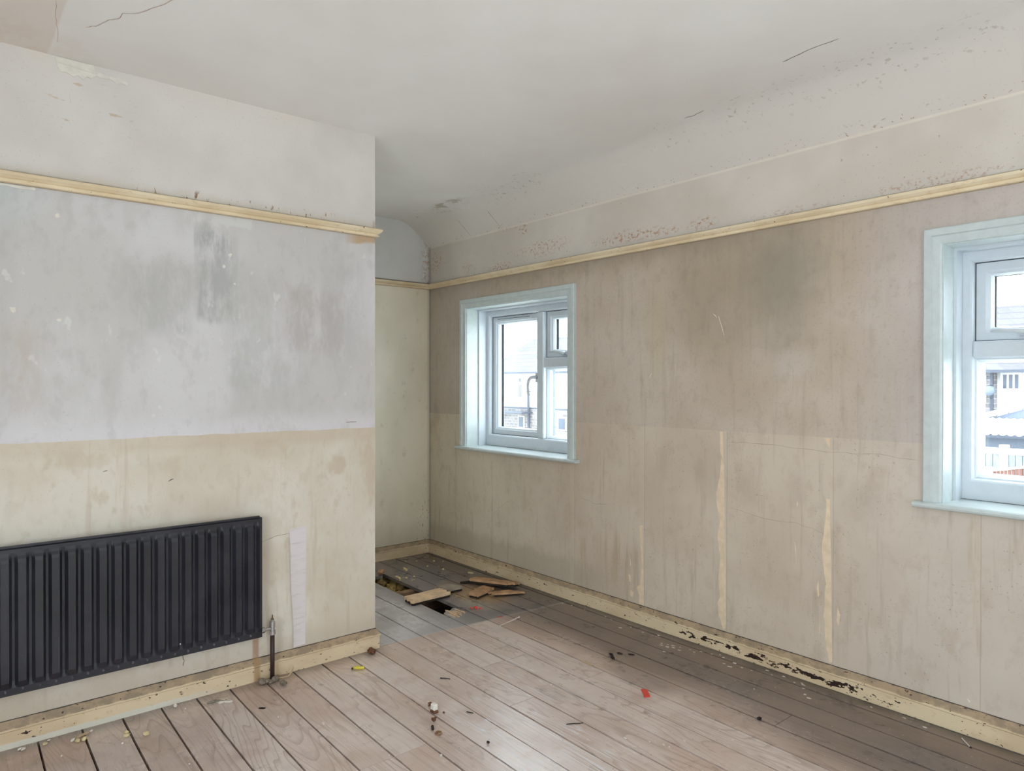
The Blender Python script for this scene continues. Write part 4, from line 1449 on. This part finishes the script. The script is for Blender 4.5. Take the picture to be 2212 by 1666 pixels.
part('rendered_wall', M_REND, -36.6, -18, 29, 38, -.5, 1.9)
part('brick_wall', M_BRICK, -36.7, -17.9, 28.95, 38.1, GZ, -.5)
part('brick_ledge', M_GUT, -36.75, -17.85, 28.90, 38.1, -.56, -.46)
bm = bmesh.new()
ev = 1.95
A = [Vector(p)-o for p in ((-36.45, 28.6, ev), (-17.5, 28.6, ev), (-17.5, 38.4, ev), (-36.45, 38.4, ev), (-36.65, 33.5, 4.65), (-21.3, 33.5, 4.65))]
v = [bm.verts.new(p) for p in A]
for f in ((0, 1, 5, 4), (1, 2, 5), (2, 3, 4, 5), (3, 0, 4), (3, 2, 1, 0)):
    bm.faces.new([v[i] for i in f])
obj('roof', bm, M_TILE, t)
part('gutter', M_GUT, -37, -17.5, 28.48, 28.6, 1.85, 1.98)
part('fascia', M_FFR, -37, -17.5, 28.61, 28.66, 1.68, 1.86)
far_window(t, o, -32.75, 29, 1.42, .3, .3)
far_window(t, o, -32.75, 29, .68, .35, .9, 2)
far_window(t, o, -32.6, 28.95, -1.5, .55, .75, 1)
far_window(t, o, -28.5, 28.95, -1.45, .7, .75, 1)
bm = bmesh.new()
tube(bm, [Vector(p)-o for p in ((-29.0, 28.5, 1.85), (-29.1, 28.6, 1.55), (-29.55, 28.85, 1.35), (-29.6, 28.9, 1.1), (-29.6, 28.88, GZ))], .055, 8)
obj('drainpipe', bm, M_GUT, t)
bm = bmesh.new()
tube(bm, [Vector(p)-o for p in ((-31.75, 28.8, .7), (-31.7, 28.8, GZ))], .09, 8)
obj('soil_pipe', bm, M_GUT, t)
bm = bmesh.new()
box(bm, -31.86-o.x, -31.62-o.x, 28.7-o.y, 28.9-o.y, .60-o.z, .68-o.z)
obj('pipe_cowl', bm, M_GUT, t)
part('lean_to_roof', M_GUT, -37, -31.4, 27.9, 28.9, -.86, -.76)

# terrace beyond the other window
t = tag(empty('terraced_house', (-5, 32, GZ)), 'brick and white rendered terrace seen through the far window', 'house')
o = t.location
part('brick_wall', M_BRICK, -9, -5.12, 31.6, 40, GZ, 1.72)
part('rendered_wall', M_REND, -5.12, 6, 32, 40, GZ, 1.8)
bm = bmesh.new()
A = [Vector(p)-o for p in ((-9.3, 31.3, 1.8), (6.3, 31.3, 1.8), (6.3, 36, 4.9), (-9.3, 36, 4.9), (6.3, 40.7, 1.8), (-9.3, 40.7, 1.8))]
v = [bm.verts.new(p) for p in A]
for f in ((0, 1, 2, 3), (3, 2, 4, 5), (0, 3, 5), (1, 4, 2), (0, 5, 4, 1)):
    bm.faces.new([v[i] for i in f])
obj('roof', bm, M_TILE, t)
part('gutter', M_GUT, -9.3, 6.3, 31.2, 31.3, 1.70, 1.82)
part('downpipe', M_GUT, -5.25, -5.15, 31.5, 31.6, -1.0, 1.7)
far_window(t, o, -5.62, 31.6, 1.0, .3, 1.0, 1)
far_window(t, o, -4.62, 32, 1.33, .62, .62, 3)
bm = bmesh.new()
g = bmesh.new()
bmesh.ops.create_uvsphere(g, u_segments=16, v_segments=8, radius=.24)
bmesh.ops.delete(g, geom=[v for v in g.verts if v.co.z > -.05], context='VERTS')
mm = Matrix.Translation(Vector((-5.18, 31.3, .93))-o) @ Matrix.Rotation(math.radians(-105), 4, 'X')
for v in g.verts:
    v.co = mm @ v.co
bmesh.ops.solidify(g, geom=list(g.faces), thickness=.01)
bm.free()
obj('satellite_dish', g, plain('grey_dish', rgb(112, 122, 136), .5, .3), t, True)
bm = bmesh.new()
tube(bm, [Vector(p)-o for p in ((-5.2, 31.55, .6), (-5.2, 31.35, .7), (-5.18, 31.25, .95))], .025, 6)
obj('dish_arm', bm, M_GUT, t)

# garage with corrugated roof
t = tag(empty('garage', (-1, 22, GZ)), 'low garage with pale corrugated roof behind the grey fence', 'garage')
o = t.location
part('garage_wall', plain('grey_garage_wall', rgb(118, 126, 138), .9, .15), -4.5, 4, 21.5, 24.1, GZ, -.24)
bm = bmesh.new()
prev = None
N = 90
for i in range(N+1):
    x = -4.7+9.0*i/N
    h = .025*math.cos(i*math.pi)
    cur = (bm.verts.new(Vector((x, 21.2, -.25+h))-o), bm.verts.new(Vector((x, 24.2, .12+h))-o))
    if prev:
        bm.faces.new((prev[0], cur[0], cur[1], prev[1]))
    prev = cur
bmesh.ops.solidify(bm, geom=list(bm.faces), thickness=.02)
obj('corrugated_roof', bm, plain('pale_corrugated_sheet', rgb(214, 216, 218), .7, .25, var=.04), t)
part('eaves_gutter', M_GUT, -4.7, 4.3, 21.1, 21.2, -.33, -.26)
bm = bmesh.new()
prism(bm, [Vector(p)-o for p in ((-3.6, 24.25, .0), (2.2, 24.25, 2.04), (2.2, 24.25, 2.24), (-3.6, 24.25, .18))], (0, .12, 0))
obj('barge_board', bm, M_FFR, t)
bm = bmesh.new()
prism(bm, [Vector(p)-o for p in ((-3.2, 24.4, GZ), (2.2, 24.4, GZ), (2.2, 24.4, 2.0), (-3.2, 24.4, .1))], (0, 2.5, 0))
obj('gable_wall', bm, plain('pale_gable', rgb(132, 140, 156), .9, .15), t)

# small bare tree by the terrace
M_TWIG = plain('pale_twigs', rgb(104, 102, 104), .9, .15)
t = tag(empty('bare_tree', (-3.6, 28.5, GZ)), 'small leafless tree in front of the terrace', 'tree')
bm = bmesh.new()
tube(bm, [(0, 0, 0), (.02, 0, 1.4), (0, 0, 2.6)], [.09, .06, .04], 8)
obj('trunk', bm, M_TWIG, t)
for i in range(9):
    bm = bmesh.new()
    a = i*2.4
    z = 1.7+.12*i
    L = .75-.04*i
    tube(bm, [(0, 0, z), (math.cos(a)*L*.5, math.sin(a)*L*.5, z+.35), (math.cos(a)*L, math.sin(a)*L, z+.75)], [.03, .02, .008], 5)
    obj('branch', bm, M_TWIG, t)
t = tag(empty('hedge', (-6.4, 29.2, GZ)), 'straggly hedge at the foot of the brick terrace wall', 'hedge')
for i in range(26):
    bm = bmesh.new()
    lump(bm, (rnd.uniform(-1.6, 1.3), rnd.uniform(-.3, .3), rnd.uniform(.4, 3.2)), (rnd.uniform(.2, .35),)*3, n=1, amp=.4)
    obj('foliage_clump', bm, plain('hedge_leaves', rgb(104, 108, 104), .9, .1, var=.3, vs=8) if i == 0 else bpy.data.materials['hedge_leaves'], t)

# fences
M_FGREY = plain('weathered_fence_boards', rgb(128, 132, 140), .9, .15, var=.15, vs=6)
M_CONC = plain('pale_concrete', rgb(206, 202, 194), .9, .15, var=.08, vs=4)
M_FBRN = plain('brown_fence_slats', rgb(118, 84, 74), .9, .15, var=.12, vs=6)
t = tag(empty('grey_fence', (-.5, 19.8, GZ)), 'weathered grey board fence between concrete posts', 'fence')
o = t.location
for px in (-5.25, -3.42, -1.58, .26, 2.1):
    part('post', M_CONC, px-.10, px+.10, 19.7, 19.9, GZ, -.42)
for pa, pb in ((-5.15, -3.52), (-3.32, -1.68), (-1.48, .16), (.36, 2.0)):
    part('top_rail', M_CONC, pa, pb, 19.74, 19.82, -.68, -.51)
    part('gravel_board', M_CONC, pa, pb, 19.74, 19.82, GZ, GZ+.3)
    n = int((pb-pa)/.16)
    for i in range(n):
        part('board', M_FGREY, pa+(pb-pa)*i/n+.008, pa+(pb-pa)*(i+1)/n-.008, 19.76, 19.80, GZ+.3, -.68)
t = tag(empty('brown_fence', (1.5, 15.5, GZ)), 'reddish brown slatted fence in front of the grey one', 'fence')
o = t.location
for i in range(44):
    x = -.64+.07*i
    part('slat', M_FBRN, x, x+.052, 15.5, 15.53, GZ, -.71+.0154*i)
bm = bmesh.new()
prism(bm, [Vector(p)-o for p in ((-.66, 15.46, -.715), (2.5, 15.46, -.02), (2.5, 15.46, .03), (-.66, 15.46, -.665))], (0, .12, 0))
obj('cap_rail', bm, M_CONC, t)
part('pier', brick_mat('speckled_pier', rgb(196, 170, 150), rgb(214, 196, 180), rgb(226, 216, 204), .1, .1), -.82, -.665, 15.42, 15.6, GZ, -.62)
